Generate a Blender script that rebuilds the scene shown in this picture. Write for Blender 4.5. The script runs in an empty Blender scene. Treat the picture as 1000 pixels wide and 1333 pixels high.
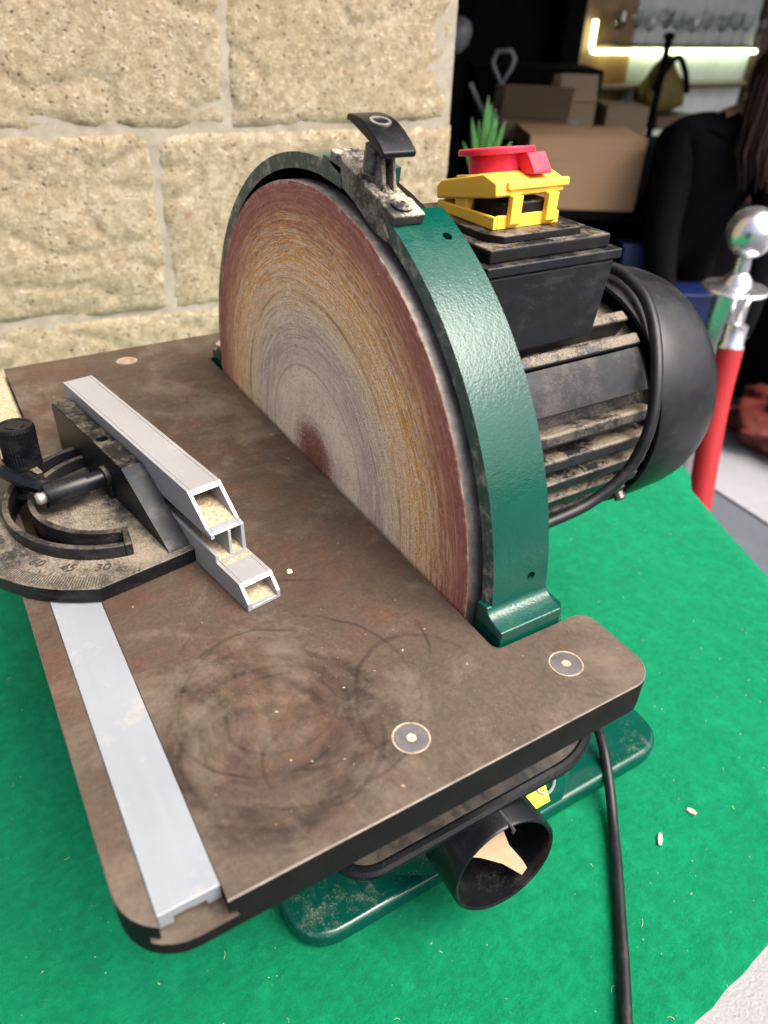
import bpy, bmesh, math, random
from math import pi, sin, cos, radians as rad
from mathutils import Vector, Matrix, noise as mn

random.seed(7)
scene = bpy.context.scene
C = scene.collection
ZO = 935.0                      # ground to machine-table height, mm  (all sizes below are mm)

# ------------------------------------------------------------------ camera, sky, sun, exposure
cam_d = bpy.data.cameras.new('camera')
cam = bpy.data.objects.new('camera', cam_d); C.objects.link(cam)
RR = ((0.5132, 0.8577, 0.0316), (0.5011, -0.2691, -0.8225), (-0.6970, 0.4379, -0.5679))   # right, down, forward
rt, dn, fw = (Vector(v) for v in RR)
fw.normalize(); rt = (rt - fw*rt.dot(fw)).normalized(); up = rt.cross(fw).normalized()
M = Matrix((rt, up, -fw)).transposed().to_4x4()
M.translation = Vector((337.711, -162.727, 223.042 + ZO)) / 1000
cam.matrix_world = M
cam_d.sensor_fit = 'VERTICAL'; cam_d.sensor_height = 36.0; cam_d.sensor_width = 27.0
cam_d.lens = 36.0 * 961.15 / 1333.0
cam_d.clip_start = 0.01; cam_d.clip_end = 100
cam_d.dof.use_dof = True; cam_d.dof.focus_distance = 0.365
cam_d.dof.aperture_fstop = cam_d.lens / 2.8
scene.camera = cam

SUN_DIR = Vector((0.46, 0.28, 0.83)).normalized()
world = bpy.data.worlds.new('World'); scene.world = world; world.use_nodes = True
wt = world.node_tree; bg = wt.nodes['Background']
sky = wt.nodes.new('ShaderNodeTexSky'); sky.sky_type = 'NISHITA'; sky.sun_disc = False
sky.sun_elevation = math.asin(SUN_DIR.z); sky.sun_rotation = math.atan2(SUN_DIR.x, SUN_DIR.y)
sky.air_density = 0.38; sky.dust_density = 8.5; sky.ozone_density = 1.0
wt.links.new(sky.outputs[0], bg.inputs[0]); bg.inputs[1].default_value = 0.15
sun_d = bpy.data.lights.new('sun', 'SUN'); sun_d.energy = 1.35; sun_d.angle = rad(46); sun_d.color = (1.0, 0.965, 0.91)
sun = bpy.data.objects.new('sun', sun_d); C.objects.link(sun)
sun.rotation_euler = SUN_DIR.to_track_quat('Z', 'Y').to_euler(); sun.location = (2, -1, 4)
scene.view_settings.view_transform = 'Standard'; scene.view_settings.look = 'None'
scene.view_settings.exposure = 1.5; scene.view_settings.gamma = 1.0
scene.cycles.use_denoising = True
scene.cycles.max_bounces = 6

# ------------------------------------------------------------------ mesh helpers (mm)
class MB:
    def __init__(s): s.v = []; s.f = []; s.m = []; s.mat = 0
    def add(s, vs, fs):
        o = len(s.v); s.v += [tuple(v) for v in vs]
        for f in fs: s.f.append([o+i for i in f]); s.m.append(s.mat)
        return o
    def box(s, a, b):
        (x0,y0,z0),(x1,y1,z1) = a,b
        return s.add([(x0,y0,z0),(x1,y0,z0),(x1,y1,z0),(x0,y1,z0),(x0,y0,z1),(x1,y0,z1),(x1,y1,z1),(x0,y1,z1)],
              [(0,3,2,1),(4,5,6,7),(0,1,5,4),(1,2,6,5),(2,3,7,6),(3,0,4,7)])
    def frustum(s, a, b, cx, cy, z0, z1):
        (w0,d0),(w1,d1) = a,b
        q = lambda w,d,z: [(cx-w,cy-d,z),(cx+w,cy-d,z),(cx+w,cy+d,z),(cx-w,cy+d,z)]
        return s.add(q(w0,d0,z0)+q(w1,d1,z1), [(0,3,2,1),(4,5,6,7),(0,1,5,4),(1,2,6,5),(2,3,7,6),(3,0,4,7)])
    def prism(s, poly, axis, a, b):
        def P(p, h): return {'z':(p[0],p[1],h),'y':(p[0],h,p[1]),'x':(h,p[0],p[1])}[axis]
        n = len(poly); vs = [P(p,a) for p in poly]+[P(p,b) for p in poly]
        return s.add(vs, [list(range(n))[::-1], list(range(n,2*n))]+[(i,(i+1)%n,n+(i+1)%n,n+i) for i in range(n)])
    def lathe(s, prof, o, d=(0,0,1), n=32):
        d = Vector(d).normalized(); a = d.orthogonal().normalized(); b = d.cross(a); o = Vector(o)
        vs = []; fs = []; k = len(prof)
        for r,h in prof:
            for i in range(n):
                t = 2*pi*i/n; vs.append(o + d*h + (a*cos(t)+b*sin(t))*r)
        for j in range(k-1):
            for i in range(n): fs.append((j*n+i, j*n+(i+1)%n, (j+1)*n+(i+1)%n, (j+1)*n+i))
        if prof[0][0] > 1e-6: fs.append(list(range(n))[::-1])
        if prof[-1][0] > 1e-6: fs.append(list(range((k-1)*n, k*n)))
        return s.add(vs, fs)
    def cyl(s, o, d, r, h, n=24): return s.lathe([(r,0),(r,h)], o, d, n)
    def tube(s, path, r, n=10, closed=False):
        P = [Vector(p) for p in path]; k = len(P); R = r if hasattr(r,'__len__') else [r]*k
        T = [((P[(i+1)%k] if closed or i<k-1 else P[i]) - (P[i-1] if closed or i>0 else P[i])).normalized() for i in range(k)]
        a = T[0].orthogonal().normalized(); vs = []; fs = []
        for i in range(k):
            a = (a - T[i]*a.dot(T[i])).normalized(); b = T[i].cross(a)
            for j in range(n):
                t = 2*pi*j/n; vs.append(P[i] + (a*cos(t)+b*sin(t))*R[i])
        for i in range(k if closed else k-1):
            for j in range(n): fs.append((i*n+j, i*n+(j+1)%n, ((i+1)%k)*n+(j+1)%n, ((i+1)%k)*n+j))
        if not closed: fs += [list(range(n))[::-1], list(range((k-1)*n,k*n))]
        return s.add(vs, fs)
    def annulus(s, r0, r1, y0, y1, a0, a1, n, zc=0.0):       # sector about the y axis
        vs = []; fs = []; full = abs(a1-a0) >= 359.9
        for i in range(n+1):
            t = rad(a0+(a1-a0)*i/n)
            for r,y in ((r0,y0),(r1,y0),(r1,y1),(r0,y1)): vs.append((r*cos(t), y, zc+r*sin(t)))
        for i in range(n):
            for j in range(4): fs.append((i*4+j, i*4+(j+1)%4, i*4+4+(j+1)%4, i*4+4+j))
        if not full: fs += [(0,1,2,3), (n*4+3,n*4+2,n*4+1,n*4)]
        return s.add(vs, fs)
    def xf(s, mat, start=0):
        for i in range(start, len(s.v)): s.v[i] = tuple(mat @ Vector(s.v[i]))
        return s

ORG = {}
def obj(name, mb, mats, parent=None, bevel=0, seg=2, smooth=35, origin=None, sub=0, **props):
    o = Vector(origin) if origin is not None else (ORG[parent.name] if parent is not None else Vector((0,0,0)))
    me = bpy.data.meshes.new(name)
    me.from_pydata([((v[0]-o.x)/1000, (v[1]-o.y)/1000, (v[2]-o.z)/1000) for v in mb.v], [], mb.f)
    bm = bmesh.new(); bm.from_mesh(me); bmesh.ops.recalc_face_normals(bm, faces=bm.faces)
    if mb.m and max(mb.m):
        bm.faces.ensure_lookup_table()
        for f,k in zip(bm.faces, mb.m): f.material_index = k
    bm.to_mesh(me); bm.free()
    for m in (mats if isinstance(mats,(list,tuple)) else [mats]): me.materials.append(m)
    if smooth:
        me.shade_smooth(); me.set_sharp_from_angle(angle=rad(smooth))
    ob = bpy.data.objects.new(name, me); C.objects.link(ob)
    base = ORG[parent.name] if parent is not None else Vector((0,0,-ZO))
    ob.location = (o-base)/1000
    ob.parent = parent; ORG[ob.name] = o
    if bevel:
        b = ob.modifiers.new('bevel','BEVEL'); b.width = bevel/1000; b.segments = seg; b.limit_method = 'ANGLE'; b.angle_limit = rad(40)
        b.harden_normals = bool(smooth)
    if sub:
        b = ob.modifiers.new('subd','SUBSURF'); b.levels = b.render_levels = sub
    for k,v in props.items(): ob[k] = v
    return ob
def thing(name, label, cat, loc, group=None, rz=0):
    e = bpy.data.objects.new(name, None); C.objects.link(e); e.empty_display_size = .05
    e.location = (Vector(loc)+Vector((0,0,ZO)))/1000; ORG[e.name] = Vector(loc)
    e['label'] = label; e['category'] = cat
    if group: e['group'] = group
    return e
def boolean(ob, cutters, op='DIFFERENCE'):
    for c in cutters:
        b = ob.modifiers.new('cut','BOOLEAN'); b.operation = op; b.object = c; b.solver = 'EXACT'
    bpy.context.view_layer.update()
    ev = ob.evaluated_get(bpy.context.evaluated_depsgraph_get())
    me = bpy.data.meshes.new_from_object(ev); ob.modifiers.clear(); ob.data = me
    for c in cutters: bpy.data.objects.remove(c)
    me.shade_smooth(); me.set_sharp_from_angle(angle=rad(30))
def cutter(mb): return obj('cutter_block', mb, [], None)
def arc(cx, cy, r, a0, a1, n=6): return [(cx+r*cos(rad(a0+(a1-a0)*i/n)), cy+r*sin(rad(a0+(a1-a0)*i/n))) for i in range(n+1)]
def smooth_path(pts, n=8):
    P = [Vector(p) for p in pts]; out = []
    for i in range(len(P)-1):
        p0,p1,p2,p3 = P[max(i-1,0)],P[i],P[i+1],P[min(i+2,len(P)-1)]
        for k in range(n):
            t = k/n; out.append(0.5*((2*p1)+(p2-p0)*t+(2*p0-5*p1+4*p2-p3)*t*t+(3*p1-p0-3*p2+p3)*t**3))
    return out+[P[-1]]

# ------------------------------------------------------------------ materials
class Mat:
    def __init__(s, name):
        s.m = bpy.data.materials.new(name); s.m.use_nodes = True; s.t = s.m.node_tree
        s.b = s.t.nodes['Principled BSDF']; s.tc = s.t.nodes.new('ShaderNodeTexCoord'); s.co = s.tc.outputs['Object']
    def link(s, v, sock):
        if v is None: return
        if hasattr(v,'is_linked'): s.t.links.new(v, sock)
        elif isinstance(v,(tuple,list)): sock.default_value = tuple(v)+((1,) if len(v)==3 and len(sock.default_value)==4 else ())
        else: sock.default_value = v
    def n(s, typ, ins=None, **at):
        nd = s.t.nodes.new('ShaderNode'+typ)
        for k,v in at.items(): setattr(nd,k,v)
        for k,v in (ins or {}).items(): s.link(v, nd.inputs[k])
        return nd
    def noise(s, scale, detail=4, rough=.6, vec=None, dist=0):
        return s.n('TexNoise', {'Vector':vec or s.co,'Scale':scale,'Detail':detail,'Roughness':rough,'Distortion':dist}).outputs[0]
    def vor(s, scale, feature='F1', out=0, vec=None, rnd=1):
        return s.n('TexVoronoi', {'Vector':vec or s.co,'Scale':scale,'Randomness':rnd}, feature=feature).outputs[out]
    def ramp(s, fac, stops, interp='LINEAR'):
        nd = s.n('ValToRGB', {'Fac':fac}); cr = nd.color_ramp; cr.interpolation = interp
        while len(cr.elements) > 1: cr.elements.remove(cr.elements[-1])
        for i,(p,c) in enumerate(stops):
            if i == 0: e = cr.elements[0]; e.position = p
            else: e = cr.elements.new(p)
            e.color = (c,c,c,1) if not hasattr(c,'__len__') else tuple(c)+(1,)
        return nd.outputs[0]
    def mix(s, fac, a, b, blend='MIX'):
        nd = s.t.nodes.new('ShaderNodeMix'); nd.data_type = 'RGBA'; nd.blend_type = blend
        s.link(fac, nd.inputs[0]); s.link(a, nd.inputs[6]); s.link(b, nd.inputs[7]); return nd.outputs[2]
    def math(s, op, a, b=0.0, c=0.0, clamp=False):
        nd = s.n('Math', operation=op, use_clamp=clamp); s.link(a,nd.inputs[0]); s.link(b,nd.inputs[1]); s.link(c,nd.inputs[2]); return nd.outputs[0]
    def mr(s, v, a, b, c=0.0, d=1.0): return s.n('MapRange', {0:v,1:a,2:b,3:c,4:d}).outputs[0]
    def map(s, scale=(1,1,1), loc=(0,0,0), rot=(0,0,0), vec=None):
        return s.n('Mapping', {'Vector':vec or s.co,'Scale':scale,'Location':loc,'Rotation':rot}).outputs[0]
    def sep(s, v=None):
        nd = s.n('SeparateXYZ', {0:v or s.co}); return nd.outputs
    def bump(s, h, strength=.3, dist=.001, prev=None):
        nd = s.n('Bump', {'Height':h,'Strength':strength,'Distance':dist})
        if prev is not None: s.link(prev, nd.inputs['Normal'])
        return nd.outputs[0]
    def out(s, color=None, rough=None, metal=None, normal=None, spec=None, coat=None, **k):
        for v,nm in ((color,'Base Color'),(rough,'Roughness'),(metal,'Metallic'),(normal,'Normal'),(spec,'Specular IOR Level'),(coat,'Coat Weight')):
            if v is not None: s.link(v, s.b.inputs[nm])
        for nm,v in k.items(): s.link(v, s.b.inputs[nm.replace('_',' ')])
        return s.m
    def up(s, a=.25, b=.9):
        nz = s.n('NewGeometry').outputs['True Normal']; return s.mr(s.sep(nz)[2], a, b)
    def dust(s, base, amount=.6, scale=45, lo=.42, hi=.62, col=(.40,.33,.23), a=.25, b=.9):
        nn = s.math('ADD', s.math('MULTIPLY', s.noise(scale,3,.6), .50), s.math('ADD', s.math('MULTIPLY', s.noise(scale*6,3,.7), .28), s.math('MULTIPLY', s.noise(scale*28,2,.7), .22)))
        d = s.ramp(nn, [(lo,0.0),(hi,1.0)]); f = s.noise(1100,2,.7)
        g = s.math('MULTIPLY', s.math('MULTIPLY', s.up(a,b), d), s.mr(f,.36,.58,.35,1.0), clamp=True)
        g = s.math('MULTIPLY', g, amount); sp = s.ramp(s.vor(620), [(.10,1.0),(.16,0.0)])
        sp = s.math('MULTIPLY', s.math('MULTIPLY', sp, s.ramp(s.noise(60,2), [(.5,0.0),(.62,1.0)])), .55*min(1,amount*2))
        g = s.math('MAXIMUM', g, sp)
        return s.mix(g, base, col), g

def simple(name, col, rough=.5, metal=0, var=.25, scale=60, bump=.0, bscale=400, spec=None, coat=None):
    m = Mat(name); n = m.noise(scale,5,.65)
    c = m.mix(m.mr(n,.3,.7), tuple(x*(1-var) for x in col), tuple(min(1,x*(1+var)) for x in col))
    nr = m.bump(m.noise(bscale,4,.6), bump, .001) if bump else None
    return m.out(c, m.mr(m.noise(scale*1.7,4),.3,.7,max(.03,rough-.08),min(1,rough+.08)), metal, nr, spec, coat)

def dusty(name, col, rough=.42, amount=.7, scale=45, lo=.42, hi=.62, bump=.12, a=.25, b=.9, dcol=(.30,.25,.175), spec=.5, smear=1.0):
    m = Mat(name)
    c = m.mix(m.mr(m.noise(120,4),.3,.7), tuple(x*.8 for x in col), tuple(x*1.35 for x in col))
    sm = m.math('MULTIPLY', m.ramp(m.noise(1,4,.7,m.map((30,55,160),rot=(.5,.3,.4))),[(.48,0.0),(.66,1.0)]), m.ramp(m.noise(26,3),[(.42,0.0),(.62,.30*smear)]))
    c = m.mix(sm, c, (.16,.15,.135))
    c,g = m.dust(c, amount, scale, lo, hi, dcol, a, b)
    r = m.math('MULTIPLY_ADD', g, .45, rough, clamp=True)
    return m.out(c, r, 0, m.bump(m.noise(1400,3,.6), bump, .0006), spec)

BLACK = dusty('black_plastic', (.0062,.0073,.0095), .36, .26, 34, .50, .62, spec=.22, smear=.45)
BLACKD = dusty('black_plastic_dusty', (.006,.006,.007), .42, .62, 70, .46, .58, spec=.22, smear=.4)
BRACKET = dusty('bracket_dusty', (.012,.012,.012), .5, 1.0, 110, .44, .54, dcol=(.46,.40,.31), a=-.4, b=.5, spec=.3)
BLACKC = dusty('black_clean', (.0040,.0046,.0060), .26, .08, 60, .55, .68, bump=.05, spec=.20, smear=.25)
def m_motor():
    m = Mat('motor_black'); y = m.sep()[1]
    nn = m.math('ADD', m.math('MULTIPLY', m.noise(38,4,.65), .6), m.math('MULTIPLY', m.noise(420,3,.75), .4))
    nn = m.math('ADD', nn, m.mr(y,.06,.20,-.05,.07))
    g = m.math('MULTIPLY', m.ramp(nn,[(.47,0.0),(.56,1.0)]), m.up(.12,.6)); g = m.math('MULTIPLY', g, m.mr(m.noise(1100,2,.7),.36,.56,.45,1.0), clamp=True)
    c = m.mix(m.mr(m.noise(120,4),.3,.7), (.005,.006,.0078), (.008,.0095,.012)); g = m.math('MULTIPLY', g, .75); c = m.mix(g, c, (.22,.18,.125))
    return m.out(c, m.math('MULTIPLY_ADD', g, .45, .38), 0, m.bump(m.math('ADD',m.noise(900,3,.6),m.math('MULTIPLY',g,1.5)),.3,.0008), .35)
MOTORBLACK = m_motor()
COVERBLACK = dusty('cover_black', (.0065,.0072,.009), .36, .12, 30, .48, .68, spec=.30, smear=.2)
RUBBER = dusty('cable_rubber', (.0050,.0056,.0070), .42, .12, 60, .52, .68, spec=.3, smear=.2)

def m_table():
    m = Mat('cast_iron'); co = m.co
    big = m.noise(9,5,.62, dist=.6); mid = m.noise(38,6,.7); fine = m.noise(520,3,.7)
    c = m.ramp(big, [(.30,(.112,.094,.075)),(.45,(.130,.102,.080)),(.56,(.098,.077,.062)),(.70,(.138,.113,.091))])
    c = m.mix(m.ramp(mid,[(.46,0.0),(.70,.85)]), c, (.160,.070,.044))
    c = m.mix(m.ramp(m.noise(24,6,.7,dist=1.2),[(.40,.32),(.52,0.0)]), c, (.052,.038,.032))
    # pale scuffs and a greyer sheen painted into the colour towards the right end
    x = m.sep()[0]
    c = m.mix(m.math('MULTIPLY', m.mr(x,.11,.20), m.mr(m.noise(30,4),.3,.7,.45,.9)), c, (.165,.143,.122))
    gr = m.noise(1.0,4,.7, m.map((900,40,1)))
    c = m.mix(m.mr(gr,.3,.7,0,.25), c, (.23,.195,.17))
    c = m.mix(m.mr(fine,.40,.62,0,.30), c, (.040,.032,.027))
    # swirl left by sanding round pieces, in front of the disc
    sx = m.map((1,1,1), (-.168,.100,0)); d = m.sep(sx)
    w = m.noise(18,3,.5); r = m.math('POWER', m.math('ADD', m.math('POWER',d[0],2.0), m.math('POWER',d[1],2.0)), .5)
    r = m.math('MULTIPLY_ADD', w, .030, m.math('SUBTRACT', r, .015))
    rr = m.n('CombineXYZ', {0:r,1:m.math('MULTIPLY',m.math('ARCTAN2',d[1],d[0]),.006),2:0.0}).outputs[0]
    rings = m.ramp(m.noise(240,4,.7,rr), [(.40,0.0),(.58,1.0)])
    mask = m.ramp(r, [(.0,.1),(.012,.4),(.024,.9),(.032,.6),(.040,.9),(.050,0.0)])
    c = m.mix(m.math('MULTIPLY', m.math('MULTIPLY',rings,mask), m.mr(m.noise(45,4,.7),.35,.60,.25,.75)), c, (.036,.024,.019))
    c = m.mix(m.math('MULTIPLY', m.ramp(r,[(.0,1.0),(.040,.7),(.055,0.0)]), m.ramp(m.noise(60,5,.75,dist=1),[(.46,0.0),(.64,.6)])), c, (.19,.108,.074))
    def ring_line(cx,cy,R,wd,f,col=(.024,.017,.015),e=1.0):
        nonlocal c
        q = m.sep(m.map((1,1,1),(-cx,-cy,0))); a = m.math('POWER', m.math('ADD', m.math('POWER',m.math('MULTIPLY',q[0],e),2.0), m.math('POWER',q[1],2.0)), .5)
        a = m.math('ABSOLUTE', m.math('SUBTRACT', m.math('MULTIPLY_ADD', m.noise(22,2), .010, a), R+.005))
        k = m.math('MULTIPLY', m.ramp(m.math('DIVIDE',a,wd), [(.3,1.0),(1.0,0.0)]), m.ramp(m.noise(38,3,.6,m.map(loc=(cx*9,cy*7,R*50))), [(.42,0.0),(.64,f*.72)]))
        c = m.mix(k, c, col)
    ring_line(.168,-.100,.037,.0085,.8); ring_line(.160,-.094,.026,.0060,.65); ring_line(.176,-.104,.031,.0050,.6)
    ring_line(.172,-.098,.036,.0014,.9); ring_line(.160,-.093,.022,.0012,.9,e=1.2); ring_line(.165,-.108,.030,.0030,.8); ring_line(.176,-.100,.040,.0020,.7)
    ring_line(.150,-.096,.036,.0010,.9); ring_line(.158,-.085,.046,.0010,.8); ring_line(.180,-.112,.028,.0040,.6); ring_line(.168,-.100,.044,.0030,.7)
    ring_line(.140,-.075,.052,.0011,.8); ring_line(.186,-.09,.020,.0010,.8); ring_line(.19,-.04,.03,.0012,.8,e=.7)
    ring_line(-.10,-.11,.105,.012,.55,(.23,.20,.16))
    c = m.mix(1.0, c, (.44,.395,.34), 'MULTIPLY')
    sp = m.math('MULTIPLY', m.ramp(m.vor(430),[(.06,1.0),(.11,0.0)]), m.ramp(m.noise(26,3),[(.48,.15),(.65,.9)]))
    c = m.mix(m.math('MULTIPLY',sp,.45), c, (.40,.33,.23))
    dust = m.ramp(m.noise(16,6,.75,dist=.4),[(.50,0.0),(.74,.30)])
    c = m.mix(m.math('MULTIPLY',dust,m.up(.6,.95)), c, (.30,.255,.19))
    h = m.math('ADD', m.math('MULTIPLY',fine,.6), m.noise(150,4,.7))
    return m.out(c, m.mr(mid,.3,.7,.42,.60), 0, m.bump(h,.30,.0008), .25)
TABLE = m_table()
TABLE_SIDE = dusty('iron_side', (.0045,.0043,.0043), .6, .06, 60, .55, .75, bump=.7, spec=.10, smear=.05)
IRON_EDGE = simple('worn_iron_edge', (.16,.135,.115), .42, .5, .35, 140, .1)

def m_paper():
    m = Mat('sanding_paper'); d = m.sep()
    r = m.math('POWER', m.math('ADD', m.math('POWER',d[0],2.0), m.math('POWER',d[2],2.0)), .5)
    ang = m.math('ARCTAN2', d[0], d[2])
    pol = lambda rs, as_: m.n('CombineXYZ',{0:m.math('MULTIPLY',r,rs),1:m.math('MULTIPLY',ang,as_),2:3.3}).outputs[0]
    ring = m.noise(1,4,.65, pol(160,.9)); streak = m.noise(1,4,.7, pol(700,26)); fleck = m.noise(1,3,.75, pol(1300,160))
    grit = m.noise(2600,2,.8); blotch = m.noise(28,4,.6)
    rn = m.math('DIVIDE', r, .150)
    rn = m.math('ADD', rn, m.math('MULTIPLY', m.math('SUBTRACT', ring,.5), .10))
    rn = m.math('ADD', rn, m.math('MULTIPLY', m.math('SUBTRACT', streak,.5), .16))
    rn = m.math('ADD', rn, m.math('MULTIPLY', m.math('SUBTRACT', blotch,.5), .10))
    c = m.ramp(rn, [(.04,(.20,.055,.05)),(.12,(.26,.12,.105)),(.20,(.95,.84,.69)),(.32,(.97,.87,.71)),(.39,(.78,.67,.56)),(.45,(.60,.48,.44)),
                    (.52,(.64,.53,.47)),(.57,(.82,.70,.52)),(.63,(.86,.65,.36)),(.69,(.84,.66,.42)),(.745,(.88,.47,.14)),(.79,(.60,.31,.13)),(.84,(.42,.185,.105)),(.90,(.33,.12,.088)),(1.0,(.30,.105,.084))])
    c = m.mix(m.math('MULTIPLY', m.ramp(m.noise(55,5,.75),[(.42,0.0),(.66,.6)]), m.ramp(rn,[(.1,0.0),(.2,1.0),(.5,.5),(.6,0.0)])), c, (.50,.42,.40))
    worn = m.ramp(rn, [(.10,.2),(.20,.45),(.36,.5),(.44,.6),(.6,.95),(.78,1.0),(.86,.55),(.95,.16)])
    fine_ = m.noise(1,3,.65, pol(560,3.2)); c = m.mix(m.math('MULTIPLY', m.ramp(fine_,[(.38,1.0),(.48,0.0)]), m.ramp(rn,[(.2,.0),(.36,.10),(.5,.30),(.8,.40),(.92,.12)])), c, (.30,.21,.165)); c = m.mix(m.math('MULTIPLY', m.ramp(fine_,[(.52,0.0),(.60,1.0)]), m.ramp(rn,[(.2,.1),(.36,.4),(.5,.55),(.8,.5),(.92,.08)])), c, (.95,.84,.64))
    long_ = m.noise(1,4,.75, pol(1500,4)); mid_ = m.noise(1,3,.7, pol(900,14)); band = m.noise(1,3,.6, pol(330,2))
    ora = m.math('MULTIPLY', m.ramp(mid_,[(.46,0.0),(.56,1.0)]), m.ramp(rn,[(.56,0.0),(.64,.75),(.80,.9),(.90,.25),(.96,0.0)]))
    c = m.mix(m.math('MULTIPLY',ora,.85), c, (.88,.45,.10))
    gry = m.math('MULTIPLY', m.ramp(band,[(.52,0.0),(.60,1.0)]), m.ramp(rn,[(.48,0.0),(.58,.8),(.80,.6),(.88,0.0)]))
    c = m.mix(m.math('MULTIPLY',gry,.45), c, (.80,.70,.56))
    c = m.mix(m.math('MULTIPLY', m.ramp(streak,[(.52,0.0),(.62,1.0)]), m.math('MULTIPLY',worn,.9)), c, (.92,.79,.57))
    c = m.mix(m.math('MULTIPLY', m.ramp(long_,[(.53,0.0),(.62,1.0)]), m.math('MULTIPLY',worn,.75)), c, (.95,.85,.66))
    c = m.mix(m.math('MULTIPLY', m.ramp(fleck,[(.54,0.0),(.62,1.0)]), m.math('MULTIPLY',worn,.85)), c, (.20,.10,.06))
    c = m.mix(m.math('MULTIPLY', m.ramp(long_,[(.38,1.0),(.46,0.0)]), m.math('MULTIPLY',worn,.45)), c, (.30,.17,.11))
    ln = m.math('ABSOLUTE', m.math('SUBTRACT', r, .0555)); c = m.mix(m.ramp(m.math('DIVIDE',ln,.0011),[(.3,.38),(1.0,0.0)]), c, (.25,.20,.18))
    ln = m.math('ABSOLUTE', m.math('SUBTRACT', r, .095)); c = m.mix(m.math('MULTIPLY',m.ramp(m.math('DIVIDE',ln,.0016),[(.3,.6),(1.0,0.0)]),m.ramp(blotch,[(.4,0.0),(.55,1.0)])), c, (.19,.13,.09))
    c = m.mix(m.mr(grit,.36,.60,.30,0.0), c, (.13,.085,.075))
    spk = m.math('MULTIPLY', m.ramp(m.vor(520),[(.16,1.0),(.30,0.0)]), m.math('MULTIPLY', m.ramp(m.noise(70,3),[(.40,0.0),(.58,1.0)]), m.ramp(rn,[(.10,0.0),(.2,.75),(.5,.6),(.62,0.0)])))
    c = m.mix(spk, c, (.23,.16,.17))
    sp = m.math('MULTIPLY', m.ramp(m.vor(300),[(.07,1.0),(.11,0.0)]), m.ramp(m.noise(40,2),[(.42,0.0),(.6,1.0)]))
    c = m.mix(m.math('MULTIPLY',sp,.9), c, (.72,.66,.55))
    edge = m.math('MULTIPLY', m.ramp(m.math('DIVIDE',r,.150),[(.982,0.0),(.992,1.0)]), m.ramp(m.noise(120,4,.7),[(.50,0.0),(.60,.45)]))
    c = m.mix(edge, c, (.70,.62,.50))
    c = m.n('BrightContrast',{0:c,'Bright':.04,'Contrast':.10}).outputs[0]
    c = m.mix(1.0, c, (.97,.935,.865), 'MULTIPLY')
    return m.out(c, .82, 0, m.bump(grit,.45,.0006), .15)
PAPER = m_paper()

def m_steel_rim():
    m = Mat('steel_rim'); n = m.noise(70,6,.75)
    c = m.ramp(n,[(.3,(.075,.072,.070)),(.5,(.17,.16,.15)),(.7,(.33,.30,.26))])
    return m.out(c, .5, .45, m.bump(m.noise(500,3),.15,.0005))
RIM = m_steel_rim()

def m_green(name='green_paint', dustamt=.06, lo=.52, hi=.66, hammer=.27, spec=.40, coat=.05):
    m = Mat(name); c = m.mix(m.mr(m.noise(25,4),.3,.7), (.001,.038,.025), (.0015,.052,.036))
    c,g = m.dust(c, dustamt, 34, lo, hi, (.36,.33,.25), .1, .8)
    h = m.math('ADD', m.noise(1000,2,.5), m.math('MULTIPLY',m.noise(400,2,.5),.8))
    return m.out(c, m.math('MULTIPLY_ADD', g, .5, .07), 0, m.bump(h,hammer,.00045), spec, coat, Coat_Roughness=.06)
GREEN = m_green()
GREEN_BASE = m_green('green_base_paint', .40, .52, .68, .12, .35, .0)
def m_green_edge():
    m = Mat('green_scuffed_edge'); n = m.noise(160,6,.75)
    c = m.ramp(n,[(.35,(.004,.050,.036)),(.5,(.030,.062,.048)),(.68,(.30,.27,.21))])
    return m.out(c, .5, 0, m.bump(m.noise(700,3),.25,.0006))
GREEN_EDGE = m_green_edge()

def m_alu(name, col, rough, dustamt, metal=.85):
    m = Mat(name); n = m.noise(1,4,.6, m.map((14,700,700))); b = m.noise(22,5,.6)
    c = m.mix(m.mr(b,.3,.7), tuple(x*.88 for x in col), col)
    c = m.mix(m.math('MULTIPLY', m.ramp(m.noise(40,5,.7),[(.56,0.0),(.74,1.0)]), m.math('MULTIPLY',m.up(.5,.95),dustamt)), c, (.46,.40,.30))
    sp = m.ramp(m.vor(170),[(.025,1.0),(.04,0.0)]); c = m.mix(m.math('MULTIPLY',sp,.6), c, (.12,.12,.12))
    return m.out(c, m.mr(n,.3,.7,rough-.06,rough+.08), metal, m.bump(n,.04,.0004))
ALU_BAR = m_alu('aluminium_bar', (.25,.275,.295), .48, .55, .35)
ALU = m_alu('aluminium_extrusion', (.28,.28,.278), .50, .85, .30)
ALU_CUT = simple('aluminium_cut_face', (.32,.35,.365), .42, .5, .08, 300)
STEEL = simple('dark_steel', (.10,.095,.09), .45, .6, .4, 200, .2)
SCREWTAN = simple('wood_filled_recess', (.34,.26,.17), .85, 0, .55, 160)
BOLT = dusty('bolt_head', (.07,.065,.066), .4, .35, 200, .5, .7)
DUST = None
def m_dust():
    m = Mat('sawdust'); n = m.noise(500,4,.7); c = m.ramp(n,[(.3,(.18,.132,.076)),(.5,(.32,.255,.16)),(.7,(.46,.39,.27))])
    return m.out(c, .95, 0, m.bump(n,.6,.001), .1)
DUST = m_dust()

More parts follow.
